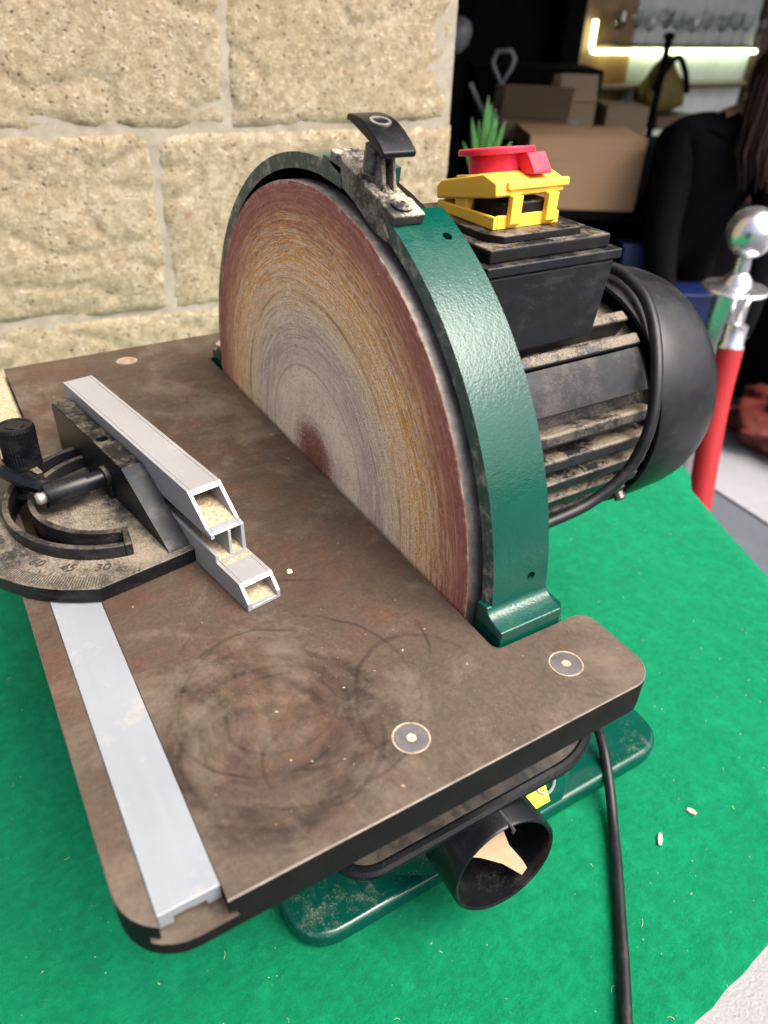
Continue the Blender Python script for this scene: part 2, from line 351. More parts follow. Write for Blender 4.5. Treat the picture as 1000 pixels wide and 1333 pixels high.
def m_felt():
    m = Mat('green_felt'); f1 = m.noise(1,5,.75,m.map((260,150,200))); f2 = m.noise(1300,3,.75); b = m.noise(6,4,.55)
    c = m.mix(m.mr(f1,.3,.7), (.0004,.100,.038), (.0008,.188,.072)); c = m.mix(m.mr(f2,.38,.60,.6,0), c, (.0,.085,.04)); c = m.mix(m.math('MULTIPLY',m.ramp(m.noise(70,4,.7),[(.5,0.0),(.7,.4)]),1.0), c, (.004,.240,.100))
    c = m.mix(m.mr(b,.3,.7,.28,0), c, (.001,.19,.095))
    sp = m.math('MULTIPLY', m.ramp(m.vor(90),[(.02,1.0),(.05,0.0)]), m.ramp(m.noise(14,3),[(.48,0.0),(.62,.6)]))
    c = m.mix(sp, c, (.38,.55,.42))
    h = m.math('ADD', m.math('MULTIPLY',b,6.0), m.math('ADD', m.math('MULTIPLY',f2,.35), m.math('MULTIPLY',f1,.7)))
    return m.out(c, .95, 0, m.bump(h,1.0,.0022), .08, Sheen_Weight=.08, Sheen_Roughness=.5, Sheen_Tint=(.3,1,.75))
FELT = m_felt()

def m_stone():
    m = Mat('buff_stone'); wv = m.n('VectorMath',{0:m.co,1:m.n('VectorMath',{0:m.n('TexNoise',{'Vector':m.co,'Scale':120.0,'Detail':2.0}).outputs[1],1:(.006,.006,.006)},operation='MULTIPLY').outputs[0]},operation='ADD').outputs[0]
    big = m.noise(9,5,.6); mid = m.noise(85,6,.75); fine = m.noise(480,4,.8)
    c = m.ramp(mid,[(.32,(.245,.19,.115)),(.47,(.395,.325,.215)),(.62,(.565,.49,.36))])
    c = m.mix(m.mr(big,.38,.66,0,.35), c, (.44,.345,.20))
    c = m.mix(m.mr(fine,.38,.60,.42,0), c, (.30,.225,.12))
    def grains(sc,off,r0,r1,lo,col,f):
        nonlocal c
        v = m.n('TexVoronoi',{'Vector':m.n('VectorMath',{0:wv,1:off},operation='ADD').outputs[0],'Scale':sc}); cell = m.sep(v.outputs[1])[0]; sz = m.sep(v.outputs[1])[1]
        d = m.math('DIVIDE', v.outputs[0], m.mr(sz,0,1,.5,1.15))
        k = m.math('MULTIPLY', m.ramp(d,[(r0,1.0),(r1,0.0)]), m.ramp(cell,[(lo,0.0),(lo+.03,1.0)]))
        c = m.mix(m.math('MULTIPLY',k,f), c, col); return k
    peb = grains(170.0,(0,0,0),.16,.42,.66,(.66,.59,.45),.5)
    grains(120.0,(5,2,1),.12,.36,.86,(.50,.46,.42),.7)
    pit = grains(230.0,(2,7,3),.16,.40,.74,(.12,.09,.055),.8)
    grains(330.0,(8,3,3),.14,.42,.70,(.70,.63,.50),.45)
    grains(300.0,(4,9,3),.14,.40,.84,(.16,.14,.12),.6)
    grains(95.0,(1,4,8),.10,.30,.90,(.36,.19,.08),.7)
    h = m.math('ADD', m.math('MULTIPLY',m.noise(190,6,.8),2.6), m.math('ADD', m.math('MULTIPLY',fine,1.4), m.math('SUBTRACT', m.math('MULTIPLY',peb,.6), m.math('MULTIPLY',pit,1.8))))
    return m.out(c, .92, 0, m.bump(h,1.0,.0016), .2)
STONE = m_stone()
def m_mortar():
    m = Mat('mortar'); a = m.noise(60,5,.7); f = m.noise(700,3,.7)
    c = m.ramp(a,[(.3,(.24,.205,.155)),(.6,(.35,.31,.25)),(.8,(.44,.40,.33))]); c = m.mix(m.mr(f,.35,.6,.5,0),c,(.26,.235,.19))
    return m.out(c,.95,0,m.bump(m.math('ADD',a,f),.5,.002),.1)
MORTAR = m_mortar()

def m_asphalt(name, col, sc=1):
    m = Mat(name); f = m.noise(220*sc,4,.75); b = m.noise(3.5,5,.6)
    c = m.mix(m.mr(f,.3,.7), tuple(x*.7 for x in col), tuple(x*1.3 for x in col)); c = m.mix(m.mr(b,.45,.7,0,.45), c, tuple(x*.6 for x in col))
    return m.out(c,.85,0,m.bump(f,.5,.003),.3)
ASPHALT = m_asphalt('asphalt', (.075,.085,.10)); PAVING = m_asphalt('pale_paving', (.24,.245,.26))
DARKFLOOR = m_asphalt('dark_floor', (.006,.006,.006))  # near-black: shade of the unlit shop put into the floor colour
DARKWALL = simple('dark_wall', (.0035,.0035,.004), .9, 0, .5, 6, spec=.1)  # near-black colour stands in for the shade inside the shop
YELLOW = Mat('yellow_plastic'); _c,_g = YELLOW.dust((.86,.52,.06), .55, 50, .5, .7, (.62,.50,.28), .5, .95); YELLOW.out(_c,.36,0,YELLOW.bump(YELLOW.noise(800,3),.08,.0004),.3,Subsurface_Weight=.08,Subsurface_Scale=.004)
YELLOW = YELLOW.m
RED = Mat('red_plastic'); _c,_g = RED.dust((.58,.022,.05), .5, 70, .5, .7, (.70,.42,.36), .5, .95); RED.out(_c,.45,0,None,.22,Subsurface_Weight=.08,Subsurface_Scale=.004); RED = RED.m
CHROME = simple('chrome', (.66,.66,.67), .22, .9, .03, 30)
REDROPE = simple('red_velvet', (.27,.002,.006), .75, 0, .2, 300, .2, 900)
def m_card(name, col):
    m = Mat(name); a = m.noise(1,3,.5,m.map((3,3,260))); b = m.noise(7,4)
    c = m.mix(m.mr(a,.3,.7), tuple(x*.88 for x in col), tuple(x*1.08 for x in col)); c = m.mix(m.mr(b,.4,.75,0,.3),c,tuple(x*.75 for x in col))
    return m.out(c,.85,0,m.bump(a,.1,.001),.2)
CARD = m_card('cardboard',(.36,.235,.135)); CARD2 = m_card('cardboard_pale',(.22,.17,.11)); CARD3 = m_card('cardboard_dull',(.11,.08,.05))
def m_wood(name,col):
    m = Mat(name); a = m.noise(1,5,.6,m.map((10,10,1.2)),.8); c = m.ramp(a,[(.3,tuple(x*.55 for x in col)),(.6,col),(.8,tuple(min(1,x*1.25) for x in col))])
    return m.out(c,.45,0,m.bump(a,.1,.001))
WOOD = m_wood('amber_wood',(.34,.19,.06)); WOODD = m_wood('dark_wood',(.10,.055,.025))
PANEL = simple('pale_panel',(.72,.80,.72),.3,0,.12,5)
BLUE = simple('blue_plastic',(.003,.012,.07),.4,0,.2,20); ORANGE = simple('orange_tarp',(.11,.014,.009),.6,0,.35,14,.6,30)
GREY = simple('grey_metal',(.22,.23,.24),.5,.2,.25,30); WHITEP = simple('white_plastic',(.19,.19,.193),.55,0,.06,80,.9,520)
LEAF = simple('leaf_green',(.045,.17,.035),.45,0,.4,40); CLOTHB = simple('black_cloth',(.0028,.0028,.0036),.95,0,.3,40,.3,200,spec=.1)
SKIN = simple('skin',(.42,.21,.14),.5,0,.15,60); HAIR = simple('brown_hair',(.024,.0105,.004),.5,0,.4,160,.5,300)
TERRA = simple('terracotta',(.20,.09,.05),.8); WOODCHIP = simple('pale_wood_chip',(.46,.38,.26),.8,0,.2,300)
DARKBLUE = simple('slate_cloth',(.02,.025,.035),.8,0,.3,20); YCLOTH = simple('mustard_cloth',(.14,.10,.010),.7,0,.3,20)
INK = simple('raised_dust_ink', (.030,.027,.022), .7)
def emis(name,col,st):
    m = Mat(name); m.b.inputs['Emission Color'].default_value = tuple(col)+(1,); m.b.inputs['Emission Strength'].default_value = st; m.b.inputs['Base Color'].default_value=(.8,.8,.8,1); return m.m
LED = emis('led_tube',(.86,1.0,.56),3.2)

# ------------------------------------------------------------------ setting: ground, paving, shop, stone wall
FZ = -195.0                     # felt / bench height
g = MB(); g.add([(-60000,-60000,-935),(60000,-60000,-935),(60000,60000,-935),(-60000,60000,-935)],[(0,1,2,3)])
obj('ground', g, ASPHALT, kind='structure')
g = MB(); g.prism([(-980,1668),(2500,1400),(2500,2500),(-980,2500)],'z',-940,-927); obj('pavement', g, PAVING, bevel=3, kind='structure')
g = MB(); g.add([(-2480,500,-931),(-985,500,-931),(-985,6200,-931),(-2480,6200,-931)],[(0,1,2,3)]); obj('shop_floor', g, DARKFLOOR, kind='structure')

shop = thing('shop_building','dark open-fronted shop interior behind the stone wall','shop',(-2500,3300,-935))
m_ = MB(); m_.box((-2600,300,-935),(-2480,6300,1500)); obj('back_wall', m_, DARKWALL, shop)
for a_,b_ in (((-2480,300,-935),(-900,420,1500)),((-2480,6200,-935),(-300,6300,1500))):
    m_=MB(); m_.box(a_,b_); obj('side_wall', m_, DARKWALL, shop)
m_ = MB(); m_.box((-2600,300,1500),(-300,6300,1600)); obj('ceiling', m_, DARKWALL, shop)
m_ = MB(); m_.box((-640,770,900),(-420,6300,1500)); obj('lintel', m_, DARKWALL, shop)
m_ = MB(); m_.box((-2478,2440,-500),(-2462,2820,900)); obj('wood_panel', m_, WOOD, shop, bevel=3)
for i,(a,b) in enumerate(((2824,3250),(3254,3668))):
    m_ = MB(); m_.box((-2478,a,-500),(-2464,b,900)); obj('pale_panel', m_, PANEL, shop, bevel=2)
m_ = MB(); m_.box((-2478,3672,-935),(-2430,4300,900)); obj('wood_panel', m_, WOODD, shop, bevel=3)
m_ = MB(); m_.box((-2478,2330,-935),(-2380,2436,1400)); obj('dark_post', m_, DARKWALL, shop, bevel=3)
m_ = MB(); m_.box((-2462,2440,-62),(-2330,3660,-46)); obj('shelf', m_, WOODD, shop, bevel=2)

led = thing('strip_light','glowing pale green neon tube bent into an L on the shop back wall','light',(-2440,3100,70))
m_ = MB(); m_.tube([(-2440,2553,190),(-2440,2553,95),(-2440,2556,84),(-2440,2564,77),(-2440,2576,75),(-2440,3090,76)], 10, 10)
obj('light_tube', m_, LED, led)
m_ = MB(); m_.tube([(-2440,3104,76),(-2440,3700,80)], 10, 10); obj('light_tube', m_, LED, led)
for y in (2562,2900,3400,3690):
    m_ = MB(); m_.box((-2464,y-5,68),(-2450,y+5,84)); obj('clip', m_, GREY, led)

def text_mesh(name, body, size, mat, parent, M4, extrude=.0004, font_shear=0.0):
    cu = bpy.data.curves.new(name,'FONT'); cu.body = body; cu.size = size; cu.extrude = extrude; cu.align_x='CENTER'; cu.align_y='CENTER'; cu.shear = font_shear
    t = bpy.data.objects.new(name, cu); C.objects.link(t); bpy.context.view_layer.update()
    me = bpy.data.meshes.new_from_object(t.evaluated_get(bpy.context.evaluated_depsgraph_get())); bpy.data.objects.remove(t); bpy.data.curves.remove(cu)
    o = bpy.data.objects.new(name, me); C.objects.link(o); me.materials.clear(); me.materials.append(mat)
    me.transform(M4)
    pl = ORG[parent.name] if parent else Vector((0,0,-ZO))
    for v in me.vertices: v.co = v.co - pl/1000
    o.parent = parent; ORG[o.name] = pl
    return o
gm=Mat('clear_glass'); GLASS=gm.out((.9,.95,.92),.03,0,Transmission_Weight=1.0)
m_ = MB(); m_.box((-2462,2600,96),(-2340,3650,104)); obj('glass_shelf', m_, WOODD, shop, bevel=1)
rg=random.Random(3)
for k in range(11):
    y=2660+k*92+rg.uniform(-14,14); x=-2400+rg.uniform(-25,20); h=rg.choice((105,120,135)); r=rg.uniform(26,34)
    m_=MB(); m_.lathe([(0,104.5),(r*.9,104.5),(r*.9,107),(4,111),(3.5,104+h*.45),(r*.6,104+h*.52),(r,104+h*.72),(r*.85,104+h),(r*.85-1.8,104+h),(r-2,104+h*.72),(r*.6-1,104+h*.54),(0,104+h*.50)],(x,y,0),(0,0,1),20)
    obj('wine_glass',m_,GLASS,None,origin=(x,y,104.5),label='clear stemmed glass, %s from the left in the row above the glowing tube' % ('first second third fourth fifth sixth seventh eighth ninth tenth eleventh'.split()[k]),category='wine glass',group='glasses on the lit shelf')

# ---- stone wall
W0 = Vector((-540,0,0)); WD = Vector((.125,.992,0)).normalized(); WN = Vector((.992,-.125,0)).normalized()
def W(u,n,z): p = W0+WD*(u+67.5)+WN*n; return (p.x,p.y,p.z+z)
wall = thing('stone_wall','buff rough-faced stone block wall with pale mortar beside the bench','wall',W(0,-150,-935))
def stone_block(u0,u1,z0,z1,seed,end=False):
    mb = MB(); st = 5.0; nu = max(3,int((u1-u0)/st)); nz = max(3,int((z1-z0)/st)); vs=[]; fs=[]
    for j in range(nz+1):
        for i in range(nu+1):
            a=i/nu; b=j/nz; u=u0+(u1-u0)*a; z=z0+(z1-z0)*b
            e=min(u-u0,u1-u,z-z0,z1-z); pv=Vector((u*.011+seed*7.3,z*.011,seed))
            d=mn.fractal(pv*.9,1.0,2.0,4)*2.3+mn.fractal(pv*9,1.0,2.0,3)*.9
            rdg=mn.noise(Vector((u*.010+seed,z*.018+seed*3,1.7))); d-= max(0,1-abs(rdg-.12)*9)*2.6
            d+=1.6-3.4*math.exp(-e/4.0)
            if end and u1-u<16: d-= (16-(u1-u))**2*.03
            wob = .9*mn.noise(Vector((u*.03,z*.03,seed+9))) if e<1 else 0
            vs.append(W(u+(wob if i in(0,nu) else 0),d,z+(wob if j in(0,nz) else 0)))
    for j in range(nz):
        for i in range(nu): k=j*(nu+1)+i; fs.append((k,k+1,k+nu+2,k+nu+1))
    o=mb.add(vs,fs)
    ring=[i for i in range(nu+1)]+[j*(nu+1)+nu for j in range(1,nz+1)]+[nz*(nu+1)+i for i in range(nu-1,-1,-1)]+[j*(nu+1) for j in range(nz-1,0,-1)]
    bk=len(mb.v)
    for k in ring:
        p=Vector(mb.v[k]); q=p-WN*((p-W0).dot(WN)+ (280 if end else 60)); mb.v.append(tuple(q))
    n=len(ring)
    for i in range(n): mb.f.append([ring[i],ring[(i+1)%n],bk+(i+1)%n,bk+i]); mb.m.append(0)
    mb.f.append([bk+i for i in range(n)]); mb.m.append(0)
    obj('stone_block', mb, STONE, wall, smooth=60)
ROWS=[(-280,-91,[(-640,-268),(-256,142),(151,368)]),(-85.5,100.5,[(-760,-402),(-388,3.5),(11.5,370)]),(107,300,[(-700,-320),(-308,89.5),(97,366)]),
      (311,496,[(-760,-402),(-388,0),(14,368)]),(507,690,[(-700,-320),(-308,86),(99,367)]),(701,884,[(-760,-402),(-388,0),(14,368)]),(895,1080,[(-700,-320),(-308,86),(99,367)])]
sd=1
for z0,z1,bl in ROWS:
    for u0,u1 in bl:
        stone_block(u0,u1,z0,z1,sd,u1>350); sd+=1
mb=MB(); nu=120; vs=[];fs=[]
us=[-760+i*(1124/220) for i in range(221)]; zs=[-935+j*(2020/400) for j in range(401)]
for z in zs:
    for u in us: vs.append(W(u,-1.8+1.3*mn.fractal(Vector((u*.03,z*.03,5)),1,2,3),z))
for j in range(400):
    for i in range(220): k=j*221+i; fs.append((k,k+1,k+222,k+221))
mb.add(vs,fs); mb.prism([W(-760,-8,0)[:2],W(352,-8,0)[:2],W(352,-270,0)[:2],W(-760,-270,0)[:2]],'z',-935,1082)
obj('mortar', mb, MORTAR, wall, smooth=60)
mb=MB(); mb.prism([W(-760,-2,0)[:2],W(366,-2,0)[:2],W(366,-270,0)[:2],W(-760,-270,0)[:2]],'z',-930,-284); obj('plinth', mb, STONE, wall)

# ------------------------------------------------------------------ bench and felt
bench = thing('folding_table','white textured folding table under the green felt','table',(-100,-50,-935))
def bench_poly(off=0):
    # far edge runs from (-85,492) to (180,380); near corner to the right front
    t=Vector((.921,-.390)); nrm=Vector((.390,.921)); p=Vector((-78,478+off)); 
    A=p-t*470; B=p+t*640; Cc=B-nrm*1000; D=A-nrm*1000
    return [A,B,Cc,D]
A,B,Cc,D = bench_poly()
def rounded(P,r,n=8):
    out=[]; k=len(P)
    for i in range(k):
        p=P[i]; a=(P[i-1]-p).normalized(); b=(P[(i+1)%k]-p).normalized(); c0=p+a*r; c1=p+b*r
        for j in range(n+1):
            s=j/n; out.append(tuple((1-s)**2*c0+2*s*(1-s)*p+s*s*c1))
    return out
m_=MB(); m_.prism(rounded([A,B,Cc,D],60),'z',FZ-45,FZ-3); obj('tabletop',m_,WHITEP,bench,bevel=6,seg=3)
for q in (A,B,Cc,D):
    c=(A+B+Cc+D)/4; p=q+(c-q)*.16; m_=MB(); m_.tube([(p.x,p.y,FZ-46),(p.x,p.y,-932)],14,12); obj('leg',m_,GREY,bench)

t2=Vector((.921,-.390))
felt_out=[(-520,-430),(120,-430),(304,-400),(300,-200),(297,-60),(293,20),(288,62),(287,80),(285,100),(282,130),(281,160),(283,200),(279,260),(272,318),(255,352),(200,373),(130,401),(68,425),(35,436),(8,447),(-30,464),(-58,478),(-88,508),(-120,520),(-520,700)]
def inside(p):
    x,y=p; c=False; n=len(felt_out)
    for i in range(n):
        x1,y1=felt_out[i]; x2,y2=felt_out[(i+1)%n]
        if (y1>y)!=(y2>y) and x<(x2-x1)*(y-y1)/(y2-y1)+x1: c=not c
    return c
bm=bmesh.new()
def dens(P,st,wav):
    out=[]
    for i in range(len(P)):
        a=Vector(P[i]);b=Vector(P[(i+1)%len(P)]);n=max(1,int((b-a).length/st)); nr=Vector((b.y-a.y,a.x-b.x)).normalized()
        for k in range(n):
            q=a+(b-a)*k/n; out.append(q+nr*wav*mn.noise(Vector((q.x*.05,q.y*.05,3))))
    return out
edge=dens(felt_out,6,1.6)
vs=[bm.verts.new((p.x,p.y,0)) for p in edge]; bm.faces.new(vs)
bmesh.ops.triangulate(bm,faces=bm.faces)
# refine with a regular cut so that the cloth can undulate
for k in range(-52,32):
    bmesh.ops.bisect_plane(bm,geom=bm.verts[:]+bm.edges[:]+bm.faces[:],plane_co=(k*10,0,0),plane_no=(1,0,0))
for k in range(-43,71):
    bmesh.ops.bisect_plane(bm,geom=bm.verts[:]+bm.edges[:]+bm.faces[:],plane_co=(0,k*10,0),plane_no=(0,1,0))
mb=MB()
bm.verts.index_update()
def fz(x,y):
    z=FZ+2.6*(mn.noise(Vector((x*.0075,y*.0075,4.2)))-.1)+.9*mn.fractal(Vector((x*.017,y*.017,0)),1,2,3)+2.2*max(0,1-abs((x*.45+y*.9)-285)/16)**2*max(0,min(1,(x-150)/60))+2.0*max(0,1-abs((x*.8-y*.6)-245)/14)**2*max(0,min(1,(40-y)/60))
    d=(Vector((x,y))-Vector((-78,482))).dot(Vector((.39,.921)))        # past the bench edge the cloth bends down
    if d>-14: z-= .018*(d+14)**2*(1 if x>-70 else .3)
    if -176<x<176 and -100<y<190: z=min(z,FZ)
    return z
mb.add([(v.co.x,v.co.y,fz(v.co.x,v.co.y)) for v in bm.verts],[[v.index for v in f.verts] for f in bm.faces]); bm.free()
felt=obj('felt_cloth',mb,FELT,None,smooth=180,origin=(0,0,FZ-3),label='bright green felt cloth spread over the white folding table',category='cloth')
md=felt.modifiers.new('thick','SOLIDIFY'); md.thickness=.0022; md.offset=-1

# ------------------------------------------------------------------ disc sander
S = thing('disc_sander','green and black bench disc sander with brown iron table and worn sanding disc','sander',(0,0,FZ))
ZC=1.4
def tag_part(o,label): o['label']=label; return o

# machine table
outl=(arc(218-20,-167+20,20,-90,0,8)+arc(218-13,49-13,13,0,90,6)+arc(174+7,49-7,7,90,180,5)+arc(174-4,2.5,4,0,-90,4)
      +arc(-170,2.5,4,-90,-180,4)+arc(-174-7,42,7,0,90,5)+arc(-218+13,36,13,90,180,6)+arc(-218+20,-147,20,180,270,8))
m_=MB(); m_.prism(outl,'z',-16.3,0); table=obj('work_table',m_,[TABLE_SIDE,TABLE,IRON_EDGE],S,smooth=0)
c1=MB(); c1.box((-260,-157.45,-8.2),(260,-137.35,5)); c2=MB(); c2.box((-260,-160.4,-10.6),(260,-134.4,-7.2))
cs=[cutter(c1),cutter(c2)]
SCREWS=[(194.5,-57),(194.5,19.4),(-194.5,-57),(-194.5,19.4)]
for x,y in SCREWS:
    c=MB(); c.cyl((x,y,-1.0),(0,0,1),7.3,5,32); cs.append(cutter(c))
# slot and screw recesses cut
for c in cs: c.location=(0,0,ZO/1000)
boolean(table,cs)
bm=bmesh.new(); bm.from_mesh(table.data)
es=[e for e in bm.edges if len(e.link_faces)==2 and e.calc_face_angle(0)>.6 and not all(-158<v.co.y*1000<-137 for v in e.verts) and not all(any(math.hypot(v.co.x*1000-sx,v.co.y*1000-sy)<10 for sx,sy in SCREWS) for v in e.verts) and all(abs(v.co.z*1000-(-FZ))<.3 for v in e.verts)]
old=set(bm.faces)
r=bmesh.ops.bevel(bm,geom=es,offset=.0004,segments=1,affect='EDGES',profile=.5)
newf=set(r['faces'])
for f in bm.faces:
    f.material_index = 2 if f in newf else (1 if f.normal.z>.9 else 0)
bm.to_mesh(table.data); bm.free()
table.data.shade_smooth(); table.data.set_sharp_from_angle(angle=rad(15))
for x,y in SCREWS:
    m_=MB(); m_.lathe([(6.6,-1.0),(6.6,-.40),(6.3,-.15),(0,-.15)],(x,y,0),(0,0,1),32); bo=obj('bolt',m_,BOLT,table)
    m_=MB(); m_.lathe([(7.28,-.95),(7.28,-.25),(6.65,-.3),(6.65,-.95)],(x,y,0),(0,0,1),32); obj('dust_ring',m_,SCREWTAN,bo)
    m_=MB(); m_.lathe([((2.1 if x>0 else 6.5),-.2),((1.9 if x>0 else 6.0),-.06),(0,-.05)],(x,y,0),(0,0,1),6 if x>0 else 24); obj('hex_recess',m_,SCREWTAN if x>0 else simple('packed_dust',(.20,.155,.115),.85,0,.4,200),bo)

# disc
m_=MB(); m_.lathe([(0,0),(149.6,0),(150,.4),(150,1.2)],(0,1.2,ZC),(0,-1,0),128)
m_=MB(); prof=[]; n=160
disc_c=(0,0,ZC)
m_.lathe([(0,-0.0),(149.7,0.0),(149.8,.35),(0,.35)],(0,0,ZC),(0,1,0),n); obj('sanding_disc',m_,PAPER,S,origin=disc_c)
m_=MB(); m_.lathe([(149.9,.4),(150.0,.8),(150.0,8.5),(148.5,10.5),(0,10.5)],(0,0,ZC),(0,1,0),n); obj('disc_plate',m_,RIM,S,origin=disc_c)

# guard ring, with a clamp bracket bridging a gap near the top
m_=MB(); m_.annulus(155,162.3,4,34,-14,67.5,70,ZC); m_.annulus(155,162.3,4,34,80,194,100,ZC)
m_.mat=0
ring=obj('guard_ring',m_,[GREEN,GREEN_EDGE,TABLE_SIDE],S,smooth=0)
cs=[]
def radial_hole(a,y,r0=120,r1=180,rr=2.2):
    c=MB(); c.cyl((r0*cos(rad(a)),y,ZC+r0*sin(rad(a))),(cos(rad(a)),0,sin(rad(a))),rr,r1-r0,16); k=cutter(c); k.location=(0,0,ZO/1000); return k
boolean(ring,[radial_hole(61.1,26.2),radial_hole(6.7,24.6)])
for p in ring.data.polygons:
    rv=Vector((p.center.x*1000,0,p.center.z*1000+FZ-ZC)); p.material_index = 1 if (p.normal.y<-.8 and p.center.y*1000<5) else (2 if rv.length<155.6 and abs(p.normal.y)<.2 else 0)  # inner faces go black: shade of the gap put into their colour
b=ring.modifiers.new('bevel','BEVEL'); b.harden_normals=True; b.width=.0009; b.segments=2; b.limit_method='ANGLE'; b.angle_limit=rad(50)
for a,y in ((61.1,26.2),(6.7,24.6)):
    n_=Vector((cos(rad(a)),0,sin(rad(a)))); m_=MB(); m_.cyl(Vector((0,y,ZC))+n_*156.5,n_,2.15,1.2,12); obj('hole_floor',m_,DUST if a<10 else STEEL,ring)
# thickened end of the ring left of the clamp
m_=MB(); m_.annulus(154.5,164.6,3.4,22,80.2,87,6,ZC); obj('ring_boss',m_,GREEN_EDGE,ring,bevel=1)
# ring back plate (closes the housing behind the disc)
m_=MB(); m_.lathe([(156,27),(156,33),(0,33)],(0,0,ZC),(0,1,0),96); obj('housing_plate',m_,TABLE_SIDE,S)
# flared feet of the ring, standing in the table notches
ft=[(155.3,12),(161.9,12.4),(162.2,11.2),(163.0,9.9),(164.4,8.8),(166.6,7.9),(169.5,7.2),(173.0,6.6),(173.0,-14),(155.3,-14)]
for sgn in (1,-1):
    m_=MB(); m_.prism([(x*sgn,z) for x,z in ft],'y',1.2,35)
    obj('ring_foot',m_,GREEN,ring,bevel=.9)

# clamp bracket on the ring
TH=75.3; tr=rad(TH)
nrm=Vector((cos(tr),0,sin(tr))); tan=Vector((sin(tr),0,-cos(tr)))
BM=Matrix((tan,Vector((0,1,0)),nrm)).transposed().to_4x4(); BM.translation=Vector((0,0,ZC))+nrm*162
# local: x along the ring (towards the foot), y back, z outwards
m_=MB(); m_.prism([(-26,-2),(-26,4.6),(-16,4.8),(-2,4.4),(10,3.2),(22,2.6),(23,-3),(30,-8),(30,-11),(18,-12),(0,-8),(-12,-7),(-14,-3)],'y',3.4,18); m_.xf(BM)
br=obj('clamp_bracket',m_,BRACKET,S,bevel=.9)
m_=MB(); m_.box((19,2.9,.2),(32,18.6,4.9)); m_.xf(Matrix.Rotation(rad(5),4,'Y')); m_.xf(BM); obj('bracket_pad',m_,BRACKET,br,bevel=.8)
m_=MB(); m_.lathe([(4.8,0),(4.8,1.3),(4.0,2.0),(1.2,2.0),(1.0,.9),(0,.9)],(25.5,10.8,2.4),(.08,0,1),20); m_.xf(BM); obj('bracket_screw',m_,BRACKET,br)
m_=MB(); m_.lathe([(6.6,0),(6.6,2.6),(5.8,2.8),(5.8,13),(4.4,13.4),(4.4,20)],(1,11,3.4),(0,0,1),8); m_.xf(BM); kp=obj('knob_post',m_,BRACKET,br)
m_=MB(); m_.prism([(6,3),(14,2.6),(8,17),(5,17)],'y',8,10); m_.prism([(6,3),(14,2.6),(8,17),(5,17)],'y',13.4,15); m_.xf(BM); obj('post_web',m_,BRACKET,kp,bevel=.5)
# arched wing handle
ht=[];hb=[]
for k in range(15):
    t=-1+2*k/14; x=1.3+16.2*t; tilt=-1.4*t; ht.append((x,25.6-3.4*t*t+tilt)); hb.append((x*.985,20.6-.4*t*t+tilt-(.6 if abs(t)>.95 else 0)))
m_=MB(); m_.prism(ht+hb[::-1],'y',3,19); m_.xf(BM); hd=obj('knob_handle',m_,BLACKC,br,bevel=.9,seg=3)
m_=MB(); m_.lathe([(4.6,25.2),(4.6,26.0),(3.3,26.1),(3.1,25.5),(0,25.5)],(-.6,11,0),(0,0,1),24); m_.xf(BM); obj('cap_screw',m_,RIM,hd)

# motor
m_=MB(); m_.lathe([(0,34),(66,34),(66,206),(0,206)],(0,0,ZC),(0,1,0),64); mot=obj('motor_body',m_,MOTORBLACK,S)
def fin(a,h0=64,h1=80,w=7.4,y1=194):
    mm=MB(); mm.box((h0,34.5,-w/2-.6),(h1,y1,w/2)); mm.xf(Matrix.Translation((0,0,ZC))@Matrix.Rotation(-rad(a),4,'Y'))
    return mm
for a in (61,49,15.5,4,-7.5,-18.5,-30,-40,-52,120,131,165,176,187.5,198,209,220,232,-64,-77,-90,-103,-116):
    obj('cooling_fin',fin(a),MOTORBLACK,mot,bevel=1.9,seg=3)
for s in (1,-1):                                     # flat pad on each flank
    P=[(79.5*cos(rad(q))*s,ZC+79.5*sin(rad(q))) for q in (25.5,35.6,45)]+[(68*cos(rad(45))*s,ZC+68*sin(rad(45))),(68*cos(rad(25.5))*s,ZC+68*sin(rad(25.5)))]
    m_=MB(); m_.prism(P,'y',34.5,190); obj('flat_pad',m_,BLACK,mot,bevel=.8)
m_=MB(); m_.lathe([(70,214),(77.4,213),(77.4,199.6),(78.2,199),(80.2,199.2),(80.8,200.2),(81,222),(80.3,240),(79.2,248),(76,256.5),(70.5,264),(62,270.5),(50,276),(30,280),(0,281)],(0,0,ZC),(0,1,0),72)
fc=obj('fan_cover',m_,COVERBLACK,S,smooth=40)
m_=MB(); m_.cyl((62,196,-44),(.78,-.1,-.6),4,7,10); obj('cover_bolt',m_,STEEL,fc)

# switch box
def rbox(mb,x0,x1,y0,y1,z0,z1): mb.box((x0,y0,z0),(x1,y1,z1))
m_=MB(); q=lambda x,y0,y1,z:[(-x,y0,z),(x,y0,z),(x,y1,z),(-x,y1,z)]
m_.add(q(48,79,158,66)+q(50.0,74,163,111.5),[(0,3,2,1),(4,5,6,7),(0,1,5,4),(1,2,6,5),(2,3,7,6),(3,0,4,7)])
sb=obj('switch_box',m_,BLACK,S,bevel=3,seg=3)
m_=MB(); m_.box((-52,71.5,111.5),(52,164.5,117)); lid=obj('box_lid',m_,BLACK,sb,bevel=1.2)
m_=MB(); m_.box((-47.5,75.5,117.0),(47.5,158,124.5)); obj('lid_step',m_,BLACKD,lid,bevel=1.4)
m_=MB(); m_.prism([(-36,82),(33,82),(42,88),(42,140),(34,145),(-36,145)],'z',124.5,128.6); sp_=obj('switch_plate',m_,BLACKD,lid,bevel=.8)
m_=MB(); m_.cyl((37.5,117,128.3),(0,0,1),2.3,.6,12); obj('plate_screw',m_,STEEL,sp_)
